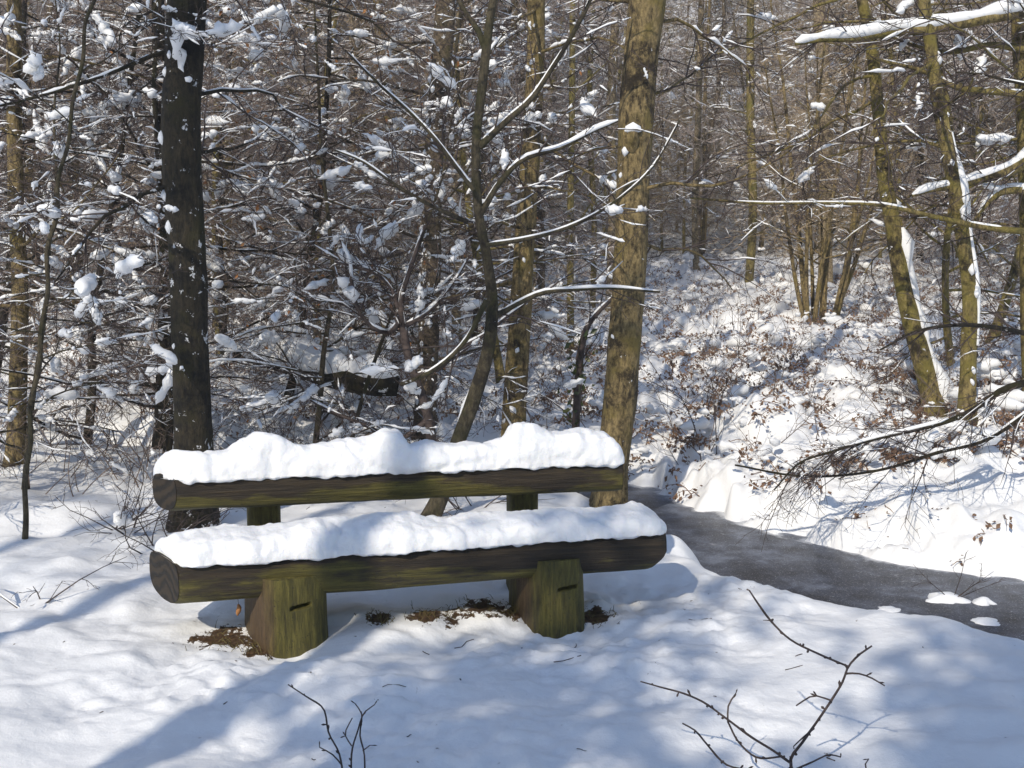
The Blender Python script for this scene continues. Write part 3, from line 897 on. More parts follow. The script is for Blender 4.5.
# ivy-clad sapling
t = Tree(62, **FULL)
P = pix_limb(t, [(575, 440, 9), (576, 420, 8), (578, 385, 8), (582, 345, 7), (588, 325, 6), (598, 312, 5), (612, 298, 4), (622, 285, 3)], 7.9, (7, 3, 2), 1.0, .016)
c0 = P[0]
t.wood.add(np.array([(c0[0], c0[1], h1(c0[0], c0[1]) - .05), tuple(c0)]), [.036, .033], 8)
o = t.finish('ivy_sapling', 'short bent sapling hung with pale ivy leaves, left of the stout ochre trunk', 'tree', (c0[0], c0[1], h1(c0[0], c0[1])), M['bark_green'], M['twig'])
r = t.r
V, Q = leaf_cards([P[r.integers(0, int(len(P) * .7))] + r.normal(size=3) * (.045, .045, .03) for k in range(110)], r, .05)
tag(mesh_np('ivy', V - np.array(o.location), Q, M['ivy'], o), kind='stuff')

# coppice stool on the bank
def coppice(x, y, n, h, label, seed, spread=.35, r0=.035):
    t = Tree(seed, snow=.3, snow_th=.012, clump=.05, twig_r=.0045)
    Vs, Qs, off = [], [], 0
    z0 = h1(x, y)
    for k in range(n):
        a = t.r.random() * 6.28
        b = np.array((math.cos(a), math.sin(a), 0)) * .14 * t.r.random()**.5
        d = unit(np.array((math.cos(a) * spread * t.r.random(), math.sin(a) * spread * t.r.random(), 1)))
        P = t.path(np.array((x, y, z0 - .05)) + b * 2, d, h * (.6 + .4 * t.r.random()), 8, .05, .02)
        rad = np.linspace(r0 * (.6 + .7 * t.r.random()), .008, 8)
        V, Q, C, rr = trunk_geo(P, rad, 8, .12, .05, seed + k, flare=False)
        Vs.append(V); Qs.append(Q + off); off += len(V)
        t.crown(C, rr, n=10, t0=.15, t1=1, L=1.0, kids=(6, 4), up=.5)
    return t.finish('coppice_shrub', label, 'shrub', (x, y, z0), M['bark_oak'], M['twig_tan'], None, (np.concatenate(Vs), np.concatenate(Qs)))


coppice(at(818, 305, 14.8)[0], 14.8, 11, 5.5, 'coppiced shrub with a sheaf of tan stems on the sunny bank', 71)

# the overhanging shrub at the right: its trunk stands out of the frame, its bough hangs in
t = Tree(63, snow=.5, snow_th=.007, clump=.1, twig_r=.002)
bx, by = 3.35, 6.6
zb = h1(bx, by)
P, rad = np.array([(bx, by, zb - .1), (bx + .03, by, zb + .4), (bx - .05, by - .02, zb + 1.1), (bx + .1, by, zb + 2.4), (bx + .1, by + .1, 4)]), np.array([.06, .05, .045, .035, .015])
V, Q, C, rr = trunk_geo(P, rad, 14, .06, .05, 63)
t.crown(C, rr, n=8, t0=.5, t1=1, L=1.0, kids=(5, 3), up=.4)
pb = [(1062, 372, 9), (1024, 383, 8), (1000, 391, 7), (984, 403, 6), (951, 420, 5.4), (914, 430, 4.6), (871, 440, 3.6), (831, 452, 3), (801, 462, 2.4), (774, 490, 1.8)]
PL = pix_limb(t, pb, 6.2, None, .70, .016)
for k in range(40):
    i = int((.15 + .82 * t.r.random()) * (len(PL) - 2))
    tan = unit(PL[i + 1] - PL[i])
    t.limb(PL[i], unit(tan + np.array((t.r.normal() * .2, t.r.normal() * .7, -.35 + .55 * t.r.normal()))), .55 * (.4 + .8 * t.r.random()), .0042, 1, (5, 3), trop=-.03)
pix_limb(t, [(1050, 395, 7), (1024, 415, 6), (985, 440, 5), (940, 452, 4), (880, 470, 3), (800, 476, 2.5), (735, 465, 2)], 6.3, (18, 4, 2), .6, .006, L=.35)
pix_limb(t, [(1050, 340, 6), (1010, 330, 5), (960, 325, 4), (915, 332, 3), (880, 350, 2)], 6.4, (14, 4, 2), .5, .006, L=.4)
t.finish('overhanging_shrub', 'shrub with a long dark snow lined bough drooping in from the right above the stream', 'shrub', (bx, by, zb), M['bark_dark'], M['twig'], None, (V, Q))

# ------------------------------------------------------------------ the wood behind: copies of a few trees
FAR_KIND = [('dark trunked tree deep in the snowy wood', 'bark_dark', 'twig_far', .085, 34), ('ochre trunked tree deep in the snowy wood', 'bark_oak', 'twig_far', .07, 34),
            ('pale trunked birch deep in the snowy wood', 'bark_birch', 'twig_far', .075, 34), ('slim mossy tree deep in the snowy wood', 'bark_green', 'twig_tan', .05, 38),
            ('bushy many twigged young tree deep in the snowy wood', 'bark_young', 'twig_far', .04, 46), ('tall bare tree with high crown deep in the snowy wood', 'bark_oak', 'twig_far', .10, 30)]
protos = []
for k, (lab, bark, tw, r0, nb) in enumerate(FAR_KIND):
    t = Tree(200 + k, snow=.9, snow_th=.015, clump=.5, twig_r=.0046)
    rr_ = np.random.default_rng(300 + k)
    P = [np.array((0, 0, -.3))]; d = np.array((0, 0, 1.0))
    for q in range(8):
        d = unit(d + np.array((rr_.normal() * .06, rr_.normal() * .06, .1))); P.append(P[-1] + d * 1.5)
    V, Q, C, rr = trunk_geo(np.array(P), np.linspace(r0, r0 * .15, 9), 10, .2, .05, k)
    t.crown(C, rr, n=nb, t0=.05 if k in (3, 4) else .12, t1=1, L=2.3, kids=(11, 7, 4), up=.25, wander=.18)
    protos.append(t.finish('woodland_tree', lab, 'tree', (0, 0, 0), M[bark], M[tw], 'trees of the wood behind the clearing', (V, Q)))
rw = np.random.default_rng(77)
spots = []
for yy in np.arange(13.5, 62, 1.55):
    wd = yy * .56 + 3
    xs = np.arange(-wd, wd, 2.1 + .035 * yy)
    for x in xs:
        p = (x + rw.uniform(-.9, .9), yy + rw.uniform(-.7, .7))
        if yy < 30 and 0.35 + 0.02 * yy < p[0] < 1.7 + yy * .22: continue
        spots.append(p)
spots = spots[:290]
for k, (x, y) in enumerate(spots):
    src = protos[rw.integers(0, 6)] if k >= 6 else protos[k]
    if k >= 6 and x > 0 and rw.random() < .5: src = protos[3]
    loc = (x, y, h1(x, y)); rz = rw.random() * 6.28; s = rw.uniform(.8, 1.2)
    if k < 6:
        src.location = loc; src.rotation_euler = (0, 0, rz)
    else:
        dup(src, loc, rz, s)
print('far trees', len(spots))

# ------------------------------------------------------------------ the winter air
zt_ = 42.0
hv = [(x, y, z) for z in (-1.6, zt_) for (x, y) in ((-155, -75), (155, -75), (155, 265), (-155, 265))]
hz = mesh_np('haze', hv, [(3, 2, 1, 0), (4, 5, 6, 7), (0, 1, 5, 4), (1, 2, 6, 5), (2, 3, 7, 6), (3, 0, 4, 7)], M['snow'], smooth=False)
hm = bpy.data.materials.new('winter_air'); hm.use_nodes = True; hn = hm.node_tree; hn.nodes.clear()
ho = hn.nodes.new('ShaderNodeOutputMaterial'); pv = hn.nodes.new('ShaderNodeVolumePrincipled')
pv.inputs['Color'].default_value = (.93, .92, .92, 1); pv.inputs['Density'].default_value = HAZE; pv.inputs['Anisotropy'].default_value = 0.1
hn.links.new(pv.outputs[0], ho.inputs['Volume'])
hz.data.materials.clear(); hz.data.materials.append(hm)
tag(hz, 'thin pale winter haze filling the wood', 'haze', kind='stuff')

# ------------------------------------------------------------------ trees behind the camera: only their shadows reach the picture
def shade_tree(x, y, h, r0, seed, label, nb=24, L=1.8, t0=.3):
    sapling(x, y, h, r0, seed, 'tree', label, 'bark_dark', nb, L, (9, 5, 2), group=None, sides=12, t0=t0, twig_r=.0065, clump=.8, snow=.8, bend=.015)


def evergreen(x, y, h, w_, seed, label, zlo=.3):
    r = np.random.default_rng(seed)
    z0 = h1(x, y)
    o = thing('holly_bush', label, 'bush', (x, y, z0))
    T = Tubes(); pts = []
    for k in range(95):
        a = r.random() * 6.28; zz = zlo + (h - zlo) * r.random()
        ww = w_ * (1 - .65 * (zz / h)**2) * (.75 + .35 * r.random())
        e = np.array((math.cos(a) * ww, math.sin(a) * ww, zz)); b = np.array((0, 0, zz * .75))
        T.add(np.array([b, (b + e) / 2 + (0, 0, .1), e]), [.02, .012, .004], 4)
        for q in range(70):
            f = r.random()**.6
            pts.append(b + (e - b) * f + r.normal(size=3) * .16)
    T.add(np.array([(0, 0, -.1), (0.03, 0, h * .5), (0, 0.02, h)]), [.07, .05, .01], 8)
    T.build('branches', M['bark_dark'], o)
    V, Q = leaf_cards(pts, r, .15)
    tag(mesh_np('leaves', V, Q, M['evergreen'], o), kind='stuff')


shade_tree(-5.1, -2.2, 11, .13, 401, 'tall tree behind the viewer on the left, casting the narrow shadow', t0=.75)
shade_tree(-3.76, -2.0, 8.6, .21, 412, 'stoutest trunk behind the viewer, casting the broad straight shadow', 5, 1.0, .85)
evergreen(-4.0, -4.6, 8.2, 1.3, 402, 'tall dense holly behind the viewer, leftmost of four')
evergreen(-2.3, -4.8, 8.0, 1.4, 403, 'tall dense holly behind the viewer, second of four from the left')
evergreen(-.5, -4.6, 7.8, 1.4, 407, 'tall dense holly behind the viewer, third of four from the left')
evergreen(1.2, -4.4, 7.4, 1.4, 413, 'tall dense holly behind the viewer, rightmost of four')
shade_tree(-7.2, -3.4, 12, .12, 404, 'thick tree behind the viewer far to the left', 30, 2.2, .68)

# ------------------------------------------------------------------ the bench
UA = np.array((2.13, .43, 0)); UA /= np.linalg.norm(UA)         # along the bench
VB = np.array((-UA[1], UA[0], 0))                                # to its back
bang = math.atan2(UA[1], UA[0])
bench_c = np.array((-0.365, 4.715, 0.0))
bench = thing('log_bench', 'rustic log bench with mossy seat and backrest under thick snow', 'bench', bench_c)
bench.rotation_euler = (0, 0, bang)


def log_mesh(name, x0, x1, half_d, z0, z1, y0, skew0, skew1, mat, parent, seed, flat_top=.7, sag=0.0, taper=0.0, tilt=0.0):
    """a log in bench coordinates: long axis x, slightly flattened on top, ends sawn at a slant"""
    n, s = 150, 44
    a = np.linspace(0, 2 * math.pi, s, endpoint=False)
    zc, hz = (z0 + z1) / 2, (z1 - z0) / 2
    ex = 2 / 2.7
    cy = np.sign(np.cos(a)) * np.abs(np.cos(a))**ex; cz = np.sign(np.sin(a)) * np.abs(np.sin(a))**ex
    cz = np.where(cz > flat_top, flat_top + .25 * (cz - flat_top), cz)
    cz = (cz - cz.min()) / (cz.max() - cz.min()) * 2 - 1
    t = np.linspace(0, 1, n)[:, None]
    yy = half_d * cy[None] * np.ones((n, 1)); zz = zc + hz * cz[None] * (1 - taper * t)
    X0 = x0 + skew0 * (-yy); X1 = x1 + skew1 * yy + .7 * np.minimum(zz - zc, 0) * (half_d > .1)
    xx = X0 + (X1 - X0) * t
    rgh = 0.010 * fbm(xx * 2.2 + seed, yy * 6, zz * 6, 3) + 0.004 * perlin(xx * 4 + seed, yy * 45, zz * 45)
    endr = np.minimum(1, np.minimum(t, 1 - t) * (x1 - x0) / .03)
    sc_ = (1 + rgh / half_d) * (0.955 + .045 * np.sqrt(endr))
    yy2 = y0 + yy * sc_; zz2 = zc + (zz - zc) * sc_ - tilt * (1 - t) - sag * 4 * t * (1 - t) + 0.006 * fbm(xx * 1.3 + seed, 0.3, 0, 2)
    V = np.stack([xx, yy2, zz2], -1).reshape(-1, 3)
    i = (np.arange(n - 1) * s)[:, None]; j = np.arange(s)[None]; j2 = (j + 1) % s
    Q = np.stack([i + j, i + j2, i + s + j2, i + s + j], -1).reshape(-1, 4)
    o = mesh_np(name, V, Q, mat, parent)
    # the sawn ends: part of the same log, each its own face fan with rings
    for e, k in ((0, 0), (1, n - 1)):
        ring = V[k * s:(k + 1) * s]; c = ring.mean(0)
        W = np.concatenate([c + (ring - c) * f for f in (1.0, .66, .33)] + [c[None]])
        W[:, 0] += (-.002 if e == 0 else .002)
        QQ = []
        TT = []
        for rg in (0, 1):
            for q in range(s):
                b = (q + 1) % s
                QQ.append((rg * s + q, rg * s + b, (rg + 1) * s + b, (rg + 1) * s + q))
        for q in range(s): TT.append((2 * s + q, 2 * s + (q + 1) % s, 3 * s))
        mesh_np('sawn_end', W, QQ, M['endgrain'], o, smooth=False, tris=TT)
    return o


seat = log_mesh('seat', -1.12, 1.06, .165, .190, .384, 0.0, .46, .12, M['log_long'], bench, 3, .75, tilt=.032)
seat['label'] = 'dark round seat log with green algae'
rest = log_mesh('backrest', -1.145, .98, .078, .470, .632, .354, .75, .1, M['log_long'], bench, 9, .8)
rest['label'] = 'dark backrest log streaked with green algae'


def post(name, wx, wy, ang, zt, w_, d_, mat, seed, notch=True, zb=-.12, exn=4.0):
    """a stump of split log: rounded block with a saw notch and a long crack in its face"""
    n, s = 120, 280
    a = np.linspace(0, 2 * math.pi, s, endpoint=False)
    ex = 2 / exn
    px = w_ / 2 * np.sign(np.cos(a)) * np.abs(np.cos(a))**ex; py = d_ / 2 * np.sign(np.sin(a)) * np.abs(np.sin(a))**ex
    z = np.linspace(zb, zt, n)[:, None]
    zz = z * np.ones((1, s)); xx = px[None] * np.ones((n, 1)); yy = py[None] * np.ones((n, 1))
    flare = 1 + .03 * np.exp(-np.maximum(z, 0) / .10)
    k = flare * (1 + .035 * fbm(xx * 6 + seed, yy * 6, zz * 2, 3) + .012 * perlin(xx * 60 + seed, yy * 60, zz * 3))
    xx = xx * k; yy = yy * k
    if notch:
        front = (yy < -.3 * d_)
        zc = zt * .56
        x0_ = (seed % 3 - 1) * .02
        nt_ = front * np.exp(-((zz - zc - .12 * (xx - x0_)) / .008)**4) * sstep(x0_ - .05, x0_ - .035, xx) * (1 - sstep(x0_ + .02, x0_ + .05, xx)) * .035
        f_ = np.clip((zc - zz) / zc, 0, 1)
        crx = x0_ - .035 + .075 * f_ + .006 * perlin(zz * 30, seed, .5)
        cr = front * np.exp(-((xx - crx) / (.006 + .008 * f_))**2) * (zz < zc) * .028
        yy = yy + nt_
    V = np.stack([xx, yy, zz], -1).reshape(-1, 3)
    i = (np.arange(n - 1) * s)[:, None]; j = np.arange(s)[None]; j2 = (j + 1) % s
    Q = np.stack([i + j, i + j2, i + s + j2, i + s + j], -1).reshape(-1, 4)
    top = len(V); V = np.vstack([V, V[-s:].mean(0)[None]])
    T = [((n - 1) * s + q, (n - 1) * s + (q + 1) % s, top) for q in range(s)]
    c, sn = math.cos(ang - bang), math.sin(ang - bang)
    lx = (wx - bench_c[0]) * UA[0] + (wy - bench_c[1]) * UA[1]; ly = (wx - bench_c[0]) * VB[0] + (wy - bench_c[1]) * VB[1]
    o = mesh_np(name, V, Q, mat, bench, tris=T, loc=(lx, ly, 0))
    o.rotation_euler = (0, 0, ang - bang)
    return o


post('leg', -0.98, 4.60, R(30), .275, .285, .42, M['post'], 4)['label'] = 'nearer left stump, green in front and brown on its left side'
post('leg', 0.152, 4.835, R(22), .285, .25, .40, M['post'], 8)['label'] = 'right stump with a small saw notch'
post('back_support', -1.165, 5.05, bang + .05, .56, .155, .13, M['post_back'], 12, False)
post('back_support', 0.05, 5.285, bang + .05, .56, .145, .13, M['post_back'], 15, False)


def snow_slab(name, label, x0, x1, y0, half_d, z_base, prof, droop, seed, skew0, tilt=0.0):
    """thick snow lying along a log: rounded, lumpy, with a ragged lower edge"""
    n, s = 330, 46
    t = np.linspace(0, 1, n)
    hgt = np.interp(t, [p[0] for p in prof], [p[1] for p in prof])
    kk = np.hanning(9); kk /= kk.sum()
    hgt = np.convolve(np.pad(hgt, 4, 'edge'), kk, 'valid')
    endw = np.clip(np.minimum(t, 1 - t) * (x1 - x0) / .09, 0, 1); endw = np.sqrt(1 - (1 - endw)**2)
    a = np.linspace(-.18 * math.pi, 1.18 * math.pi, s)            # from the front lower edge over the top to the back
    ca, sa = np.cos(a), np.sin(a)
    ex = .62
    cy = -np.sign(ca) * np.abs(ca)**ex; cz = np.sign(sa) * np.abs(sa)**.9
    T, Y = np.meshgrid(t, cy, indexing='ij'); _, Z = np.meshgrid(t, cz, indexing='ij')
    Yr = Y * half_d * (0.45 + .55 * endw)[:, None]
    X = x0 + (x1 - x0) * T + skew0 * (-Yr) * (1 - T)**3
    hh = (hgt * (0.25 + .75 * endw))[:, None]
    rag = 0.45 + 1.3 * fbm(X * 6 + seed, Y * 2, 0, 3) + .7 * perlin(X * 22 + seed, Y * 3, 4.0)
    Zr = np.where(Z > 0, Z * hh, Z * droop * np.clip(rag, .05, 1.6))
    lump = 0.034 * fbm(X * 4.5 + seed, Yr * 4.5, Zr * 4.5, 3) + 0.018 * np.abs(fbm(X * 10 + seed, Yr * 11, Zr * 11, 2)) + .004 * perlin(X * 34, Yr * 34, Zr * 34 + seed) + .0022 * perlin(X * 80, Yr * 80, Zr * 80 + seed)
    crk = np.abs(perlin(X * 1.5 + seed, Yr * 2.2 + 3, Zr * 2.5)); lump = lump - .010 * np.exp(-(crk / .025)**2)
    nrmY, nrmZ = Y, np.maximum(Z, 0)
    Yr = Yr + lump * nrmY; Zr = Zr + lump * nrmZ
    V = np.stack([X, y0 + Yr, z_base + Zr - tilt * (1 - T)], -1)
    V[0, :, 0] += .01
    V = V.reshape(-1, 3)
    i = (np.arange(n - 1) * s)[:, None]; j = np.arange(s)[None]; j2 = (j + 1) % s
    Q = np.stack([i + j, i + j2, i + s + j2, i + s + j], -1).reshape(-1, 4)
    c0, c1 = len(V), len(V) + 1
    V = np.vstack([V, V[:s].mean(0)[None], V[-s:].mean(0)[None]])
    TT = [(q, c0, (q + 1) % s) for q in range(s)] + [((n - 1) * s + q, (n - 1) * s + (q + 1) % s, c1) for q in range(s)]
    o = mesh_np(name, V, Q, M['bench_snow'], None, tris=TT, loc=bench_c)
    o.rotation_euler = (0, 0, bang)
    return tag(o, label, 'snow')


def prof_px(pairs, xa, xb, k):
    return [((x - xa) / (xb - xa), h * k) for x, h in pairs]


snow_slab('snow_layer', 'even thick snow lying along the bench seat', -1.125, 1.065, .0, .170, .378,
          prof_px([(148, .085), (180, .11), (260, .13), (330, .135), (400, .12), (430, .095), (470, .11), (520, .12), (600, .105), (640, .11), (665, .09)], 148, 665, .80), .038, 31, .46, .032)
snow_slab('snow_layer', 'humped thick snow piled along the top of the backrest', -1.16, .985, .354, .096, .616,
          prof_px([(150, .085), (170, .125), (185, .12), (192, .10), (200, .115), (216, .125), (228, .165), (245, .19), (262, .185), (280, .145), (296, .13), (320, .14), (345, .15), (372, .175), (386, .165), (393, .105), (410, .115), (440, .105), (480, .105), (496, .115), (502, .185), (512, .205), (526, .195), (545, .145), (565, .14), (585, .15), (605, .14), (622, .10)], 150, 622, 1.0), .036, 47, .75)

# dead leaf hanging on a thread under the seat
t = Tubes()
p = at(238, 600, 4.5)
t.add(np.array([p + (0, 0, .03), p, p + (.002, 0, -.02)]), [.0012, .0012, .0012], 4)
lf = thing('hanging_leaf', 'shrivelled brown leaf dangling under the seat beside the left stump', 'leaf', p)
t.build('stalk', M['twig'], lf, p)
ts = np.linspace(0, 1, 7)
t2 = Tubes(); t2.add(np.array([p + (.004 * math.sin(5 * q), 0, -.018 - .05 * q) for q in ts]), .011 * np.sin(np.pi * (.06 + .9 * ts))**.7, 7)
t2.build('blade', M['leaf'], lf, p)

# ------------------------------------------------------------------ small things on the ground
def px_twig(name, label, limbs, Y, base, th=None):
    t = Tree(500 + len(limbs), twig_r=.0014)
    for pl in limbs:
        P = np.array([at(px, py, Y) for px, py, wd in pl]); rad = np.array([wd * .34 * Y / F for px, py, wd in pl])
        P[:, 1] += np.random.default_rng(int(pl[0][0])).normal(size=len(P)).cumsum() * .012
        A = resample(np.c_[P, rad], .02)
        A[:, 3] *= 1 + .25 * np.maximum(0, perlin(np.arange(len(A)) * .45, pl[0][0], .5)) * 2
        t.wood.add(A[:, :3], A[:, 3], 6)
        for k in range(int(len(A) * .40)):
            i = t.r.integers(1, len(A)); d = unit(unit(A[i, :3] - A[i - 1, :3]) + .9 * t.r.normal(size=3)) * (.006 + .010 * t.r.random())
            t.wood.add(np.array([A[i, :3], A[i, :3] + d * .5, A[i, :3] + d, A[i, :3] + d * 1.5]), [A[i, 3] * .7, A[i, 3] * .8, A[i, 3] * 1.2, .0004], 5)
    b = at(*base, Y); zb = h1(b[0], b[1])
    P = np.array([(b[0], b[1], zb - .05), tuple(b)])
    if b[2] > zb: t.wood.add(P, [limbs[0][0][2] * .55 * Y / F] * 2, 6)
    o = thing(name, label, 'twig', (b[0], b[1], zb))
    t.wood.build('stems', M['twig'], o, (b[0], b[1], zb))
    return o


px_twig('bare_sapling', 'bare branching twig poking up from the snow at the bottom right', [
    [(792, 772, 5), (791, 762, 5), (803, 744, 4.5), (817, 725, 4), (832, 700, 4), (843, 680, 3.6), (848, 666, 3.2), (858, 655, 3), (872, 646, 2.5)],
    [(848, 666, 3.4), (817, 654, 3.4), (791, 641, 3.2), (774, 625, 3), (759, 605, 3), (749, 590, 2.4)],
    [(845, 674, 3), (855, 672, 2.8), (868, 676, 2.4), (884, 685, 2)], [(831, 699, 3), (812, 694, 2.6), (795, 704, 2)],
    [(814, 728, 3), (800, 735, 2.4), (791, 742, 1.8)], [(791, 763, 4.2), (772, 750, 4), (754, 739, 3.8), (725, 718, 3.4), (704, 704, 3), (684, 694, 3), (660, 686, 2.6), (640, 680, 2.2)],
    [(728, 722, 3), (740, 745, 3), (758, 762, 3), (790, 766, 3)], [(728, 722, 2.6), (730, 708, 2.4), (738, 698, 2)], [(796, 768, 3), (815, 764, 3), (832, 760, 2.6), (846, 765, 2)],
    [(684, 728, 2.4), (695, 733, 2.6), (708, 748, 2.8), (728, 768, 3), (760, 772, 3), (790, 774, 3)], [(866, 772, 2.4), (866, 764, 2.2), (868, 758, 1.8)]], 3.15, (791, 768))
px_twig('bare_sapling', 'small bare twig with buds at the bottom edge, left of centre', [
    [(343, 775, 3.4), (338, 755, 3), (328, 735, 3), (321, 713, 2.8), (305, 700, 2.4), (286, 688, 2)], [(341, 768, 2.4), (332, 755, 2.2), (320, 746, 1.8)],
    [(351, 775, 3), (352, 750, 2.6), (358, 730, 2.4), (363, 715, 2.2), (375, 703, 1.8)], [(365, 775, 2.8), (364, 752, 2.6), (360, 735, 2.4), (361, 715, 2.2), (355, 704, 1.8)],
    [(352, 745, 2.2), (346, 732, 2), (353, 716, 1.6)], [(363, 750, 2), (370, 745, 1.6)]], 3.2, (350, 776))
px_twig('bare_sapling', 'thin upright twigs on the near edge of the far bank by the stout trunk', [
    [(706, 500, 2), (702, 470, 1.8), (698, 440, 1.6), (690, 415, 1.4), (680, 395, 1)], [(703, 475, 1.4), (712, 450, 1.3), (722, 430, 1)], [(700, 455, 1.3), (690, 445, 1.2), (676, 438, 1)],
    [(706, 500, 1.8), (715, 470, 1.6), (716, 430, 1.3), (712, 380, 1)]], 8.2, (706, 502))


def wild_shrub(x, y, label, seed, n=9, h=.5, spread=1.0):
    t = Tree(seed, snow=.35, snow_th=.006, clump=.1, twig_r=.0018)
    z0 = h1(x, y)
    for k in range(n):
        a = t.r.random() * 6.28
        d = np.array((math.cos(a) * spread, math.sin(a) * spread, .35 + .8 * t.r.random()))
        t.limb((x + t.r.normal() * .05, y + t.r.normal() * .05, z0 - .03), d, h * (.6 + .7 * t.r.random()), .005, 1, (5, 3), trop=-.03)
    return t.finish('bramble', label, 'shrub', (x, y, z0), M['twig'], M['twig'])


wild_shrub(at(120, 540, 6.2)[0], 6.2, 'dark bramble tangle in the snow left of the bench end', 601, 12, .55)
wild_shrub(at(165, 520, 6.0)[0], 5.9, 'bramble sprays touching the left end of the backrest', 602, 12, .5)
wild_shrub(at(700, 440, 10)[0], 9.6, 'twiggy bush on the far bank right of the stout trunk', 603, 10, .8)
wild_shrub(at(940, 430, 9)[0], 9.2, 'dark tangled bush at the foot of the leaning tree', 604, 26, .6)
wild_shrub(at(860, 540, 6.9)[0], 7.2, 'dry bramble stems hanging over the far edge of the stream', 605, 6, .4)
wild_shrub(at(30, 620, 4.9)[0], 4.95, 'few bent twigs lying on the snow at the left edge', 606, 3, .4)
wild_shrub(at(470, 500, 7)[0], 6.9, 'low twigs in the snow behind the middle of the backrest', 607, 9, .5)
wild_shrub(at(300, 470, 8)[0], 8.0, 'arching bramble behind the hump on the backrest', 608, 14, .8)
wild_shrub(at(560, 470, 8.6)[0], 8.6, 'bramble clump between the mossy and ochre trunks', 609, 14, .7)

# fallen snow-covered log behind, left of the forked shrub
t = Tree(64, **FULL)
P = np.array([at(235, 352, 9.3), at(290, 366, 9.2), at(340, 378, 9.1), at(385, 384, 9.0), at(398, 386, 9.0)])
A = resample(np.c_[P, [.06, .08, .10, .10, .05]], .05)
V, Q, C, rr = trunk_geo(P, np.array([.05, .075, .10, .105, .09]), 18, .05, .07, 64, flare=False)
th = np.clip(.10 + .14 * fbm(np.arange(len(C)) * .13, .2, 0, 2), .01, .17); th[0] = th[-1] = .005; th[1] *= .6; th[-2] *= .6
t.snow.add(C + np.array((0, 0, 1)) * (rr * .6 + th * .5)[:, None], th + .3 * rr, 9)
o = t.finish('fallen_trunk', 'fallen dark trunk capped with snow, left behind the bench', 'fallen tree', C[0], M['bark_dark'], M['twig'], None, (V, Q))

# stuff: dead bracken, brambles of the wood floor, frozen-in twigs, grass at the stumps
rb = np.random.default_rng(88)
pts, T, SN = [], Tubes(), Tubes()


def frond(x, y, z, s):
    a = rb.random() * 6.28
    d = np.array((math.cos(a), math.sin(a), .7 + .5 * rb.random()))
    P = [np.array((x, y, z - .02))]
    for k in range(4):
        d = unit(d + np.array((0, 0, -.38)) + rb.normal(size=3) * .12); P.append(P[-1] + d * s / 4)
    P = np.array(P)
    T.add(P, np.linspace(.004, .0015, 5), 3)
    for k in range(int(20 * s / .4)):
        t_ = .25 + .75 * rb.random(); i = min(3, int(t_ * 4))
        pts.append(P[i] + (P[i + 1] - P[i]) * (t_ * 4 - i) + rb.normal(size=3) * .02)


for k in range(6500):
    y = 7.2 + 16 * rb.random()**1.5
    x = rb.uniform(-.62 * y, .62 * y)
    sd, side = stream_sd(np.array(x), np.array(y))
    if side < 0 or sd < .02: continue
    if sd < .6 and rb.random() < .72: continue
    dens = float(fbm(x * 1.3, y * 1.3, 3.3, 3)) + (.16 if x > .5 else -.05)
    if rb.random() > .42 + 2.4 * dens: continue
    zz_ = h1(x, y)
    frond(x, y, zz_ + .02, (.24 + .34 * rb.random()) * (.75 if y < 8.5 else 1.1))
    if rb.random() < .26:
        for q in range(rb.integers(1, 4)):
            s_ = .015 + .038 * rb.random()**2 * (1 + y / 14); a_ = rb.random() * 6.28
            u_ = np.linspace(-1, 1, 6)
            SN.add(np.array((x, y, zz_)) + rb.normal(size=3) * (.12, .12, .03) + (0, 0, .06 + .10 * rb.random()) + (u_ * s_ * 1.8)[:, None] * np.array((math.cos(a_), math.sin(a_), .15 * rb.normal())) + rb.normal(size=(6, 3)) * s_ * .15,
                   s_ * np.sqrt(np.clip(1 - u_ * u_, 0, 1)) * (.5 + .5 * rb.random(6)) + .0005, 6)
for (px_, py_) in ((690, 500), (748, 516), (772, 520), (826, 536), (862, 524), (908, 544), (932, 530), (965, 545), (700, 470), (895, 468), (1000, 540), (640, 470)):
    Y_ = 8.5 - (py_ - 470) * .034
    c_ = at(px_, py_, Y_)
    for q in range(9):
        x_, y_ = c_[0] + rb.normal() * .05, c_[1] + rb.normal() * .05
        if h1(x_, y_) > ICE_Z + .03: frond(x_, y_, h1(x_, y_), .08 + .12 * rb.random())
V, Q = leaf_cards(pts, rb, .036)
V2, Q2 = T.arrays()
tag(mesh_np('bracken', np.concatenate([V, V2]), np.concatenate([Q, Q2 + len(V)]), M['bracken']), 'rust brown dead bracken and leaves poking through the snow on the bank', 'bracken', kind='stuff')

tag(SN.build('bracken_snow', M['snow']), 'small heaps of snow resting on the dead bracken', 'snow', kind='stuff')
T, SN = Tree(90, snow=.45, snow_th=.008, clump=.12, twig_r=.0026), None
for k in range(1150):
    y = 7.3 + 14 * rb.random()**1.3
    x = rb.uniform(-.6 * y, .6 * y)
    sd, side = stream_sd(np.array(x), np.array(y))
    if sd < .3 or (side < 0 and x > -1.0): continue
    if x > .6 and rb.random() < .45: continue
    a = rb.random() * 6.28
    T.limb((x, y, h1(x, y) - .03), (math.cos(a) * .9, math.sin(a) * .9, .5 + 1.3 * rb.random()), .35 + .6 * rb.random(), .0048, 1, (4, 2) if y < 12 else (4,), trop=-.03, wander=.12)
o = tag(T.twigs.build('undergrowth', M['twig_mid']), 'tangled bare bramble stems covering the floor of the wood', 'undergrowth', kind='stuff')
tag(T.snow.build('undergrowth_snow', M['snow']), 'small caps of snow caught on the bramble tangle', 'snow', kind='stuff')

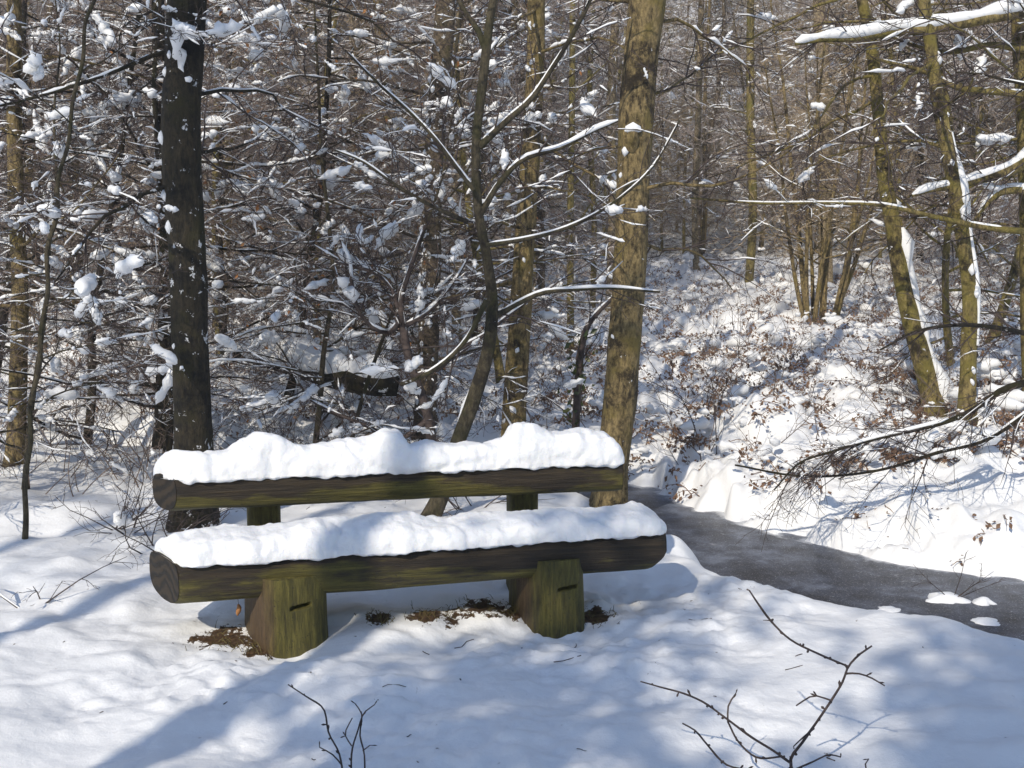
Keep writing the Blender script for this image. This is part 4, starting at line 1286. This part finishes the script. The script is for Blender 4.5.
G = Tubes()
for (x, y, r_) in PATCHES:
    for k in range(55):
        a = rb.random() * 6.28; q = r_ * .8 * rb.random()**.7
        px_, py_ = x + math.cos(a) * q, y + math.sin(a) * q
        z = h1(px_, py_)
        d = np.array((rb.normal() * .7, rb.normal() * .7, .8))
        L = .015 + .045 * rb.random()
        p0 = np.array((px_, py_, z - .004)); d = unit(d)
        G.add(np.array([p0, p0 + d * L * .6, p0 + d * L + (0, 0, -.25 * L)]), [.0016, .0012, .0003], 3)
tag(G.build('grass', M['grass']), 'tufts of yellowed grass in the bare patches round the stumps', 'grass', kind='stuff')

D = Tubes()
for k in range(75):
    x, y = rb.uniform(-2.2, 2.4), rb.uniform(3.1, 7.0)
    sd, side = stream_sd(np.array(x), np.array(y))
    if sd < .1: continue
    a = rb.random() * 6.28; L = .006 + .05 * rb.random()**3
    P = np.array([(x + math.cos(a) * L * u_, y + math.sin(a) * L * u_, 0) for u_ in (-1, -.3, .4, 1)]) + rb.normal(size=(4, 3)) * L * .08
    P[:, 2] = H(P[:, 0], P[:, 1]) + .002
    D.add(P, .0011 + .0012 * rb.random(4), 4)
tag(D.build('fallen_bits', M['twig']), 'scattered bits of twig and bud scales fallen on the snow', 'debris', kind='stuff')

# lumps of snow frozen on the ice
for k, (px_, py_, s, lab) in enumerate([(945, 608, .085, 'largest snow lump on the dark ice, with twigs frozen in'), (983, 611, .05, 'small pointed snow lump on the ice by the right edge'), (985, 631, .06, 'flat snow lump on the ice nearest the near shore'),
                                        (888, 618, .05, 'thin patch of snow on the middle of the ice')]):
    c = at(px_, py_, 1098 * (CAM_H - ICE_Z) / (py_ - 256)); c[2] = ICE_Z
    a = np.linspace(0, 2 * math.pi, 22, endpoint=False); V = []
    rings = [(1.0, -.1), (.92, .08), (.7, .35), (.42, .62), (.18, .75)]
    hs = (.6, .8, .35, .2)[k]
    for (q, hh) in rings:
        wob = 1 + .75 * fbm(np.cos(a) * 1.4 + k * 7, np.sin(a) * 1.4, hh, 2)
        V += [(s * q * wo * math.cos(b) * 1.25, s * q * wo * math.sin(b), s * hh * hs) for b, wo in zip(a, wob)]
    V.append((0, 0, s * .8 * hs))
    Q = [(rg * 22 + q, rg * 22 + (q + 1) % 22, (rg + 1) * 22 + (q + 1) % 22, (rg + 1) * 22 + q) for rg in range(4) for q in range(22)]
    TT = [(88 + q, 88 + (q + 1) % 22, 110) for q in range(22)]
    tag(mesh_np('snow_lump', V, Q, M['lump'], tris=TT, loc=c), lab, 'snow', 'snow lumps on the ice')
t = Tree(65, snow=0, clump=0, twig_r=.0018)
p = at(952, 606, 5.5)
p[2] = ICE_Z + .01
for d_ in ((.9, .1, .15), (.5, -.3, .8), (-.6, .1, .6), (.8, .3, .35), (.2, .2, 1.0)):
    t.limb(p + np.array((.02 * d_[0], 0, 0)), d_, .26, .003, 1, (3, 2))
t.finish('frozen_twig', 'bare twig frozen into the snow lump on the ice', 'twig', p, M['twig'], M['twig'])
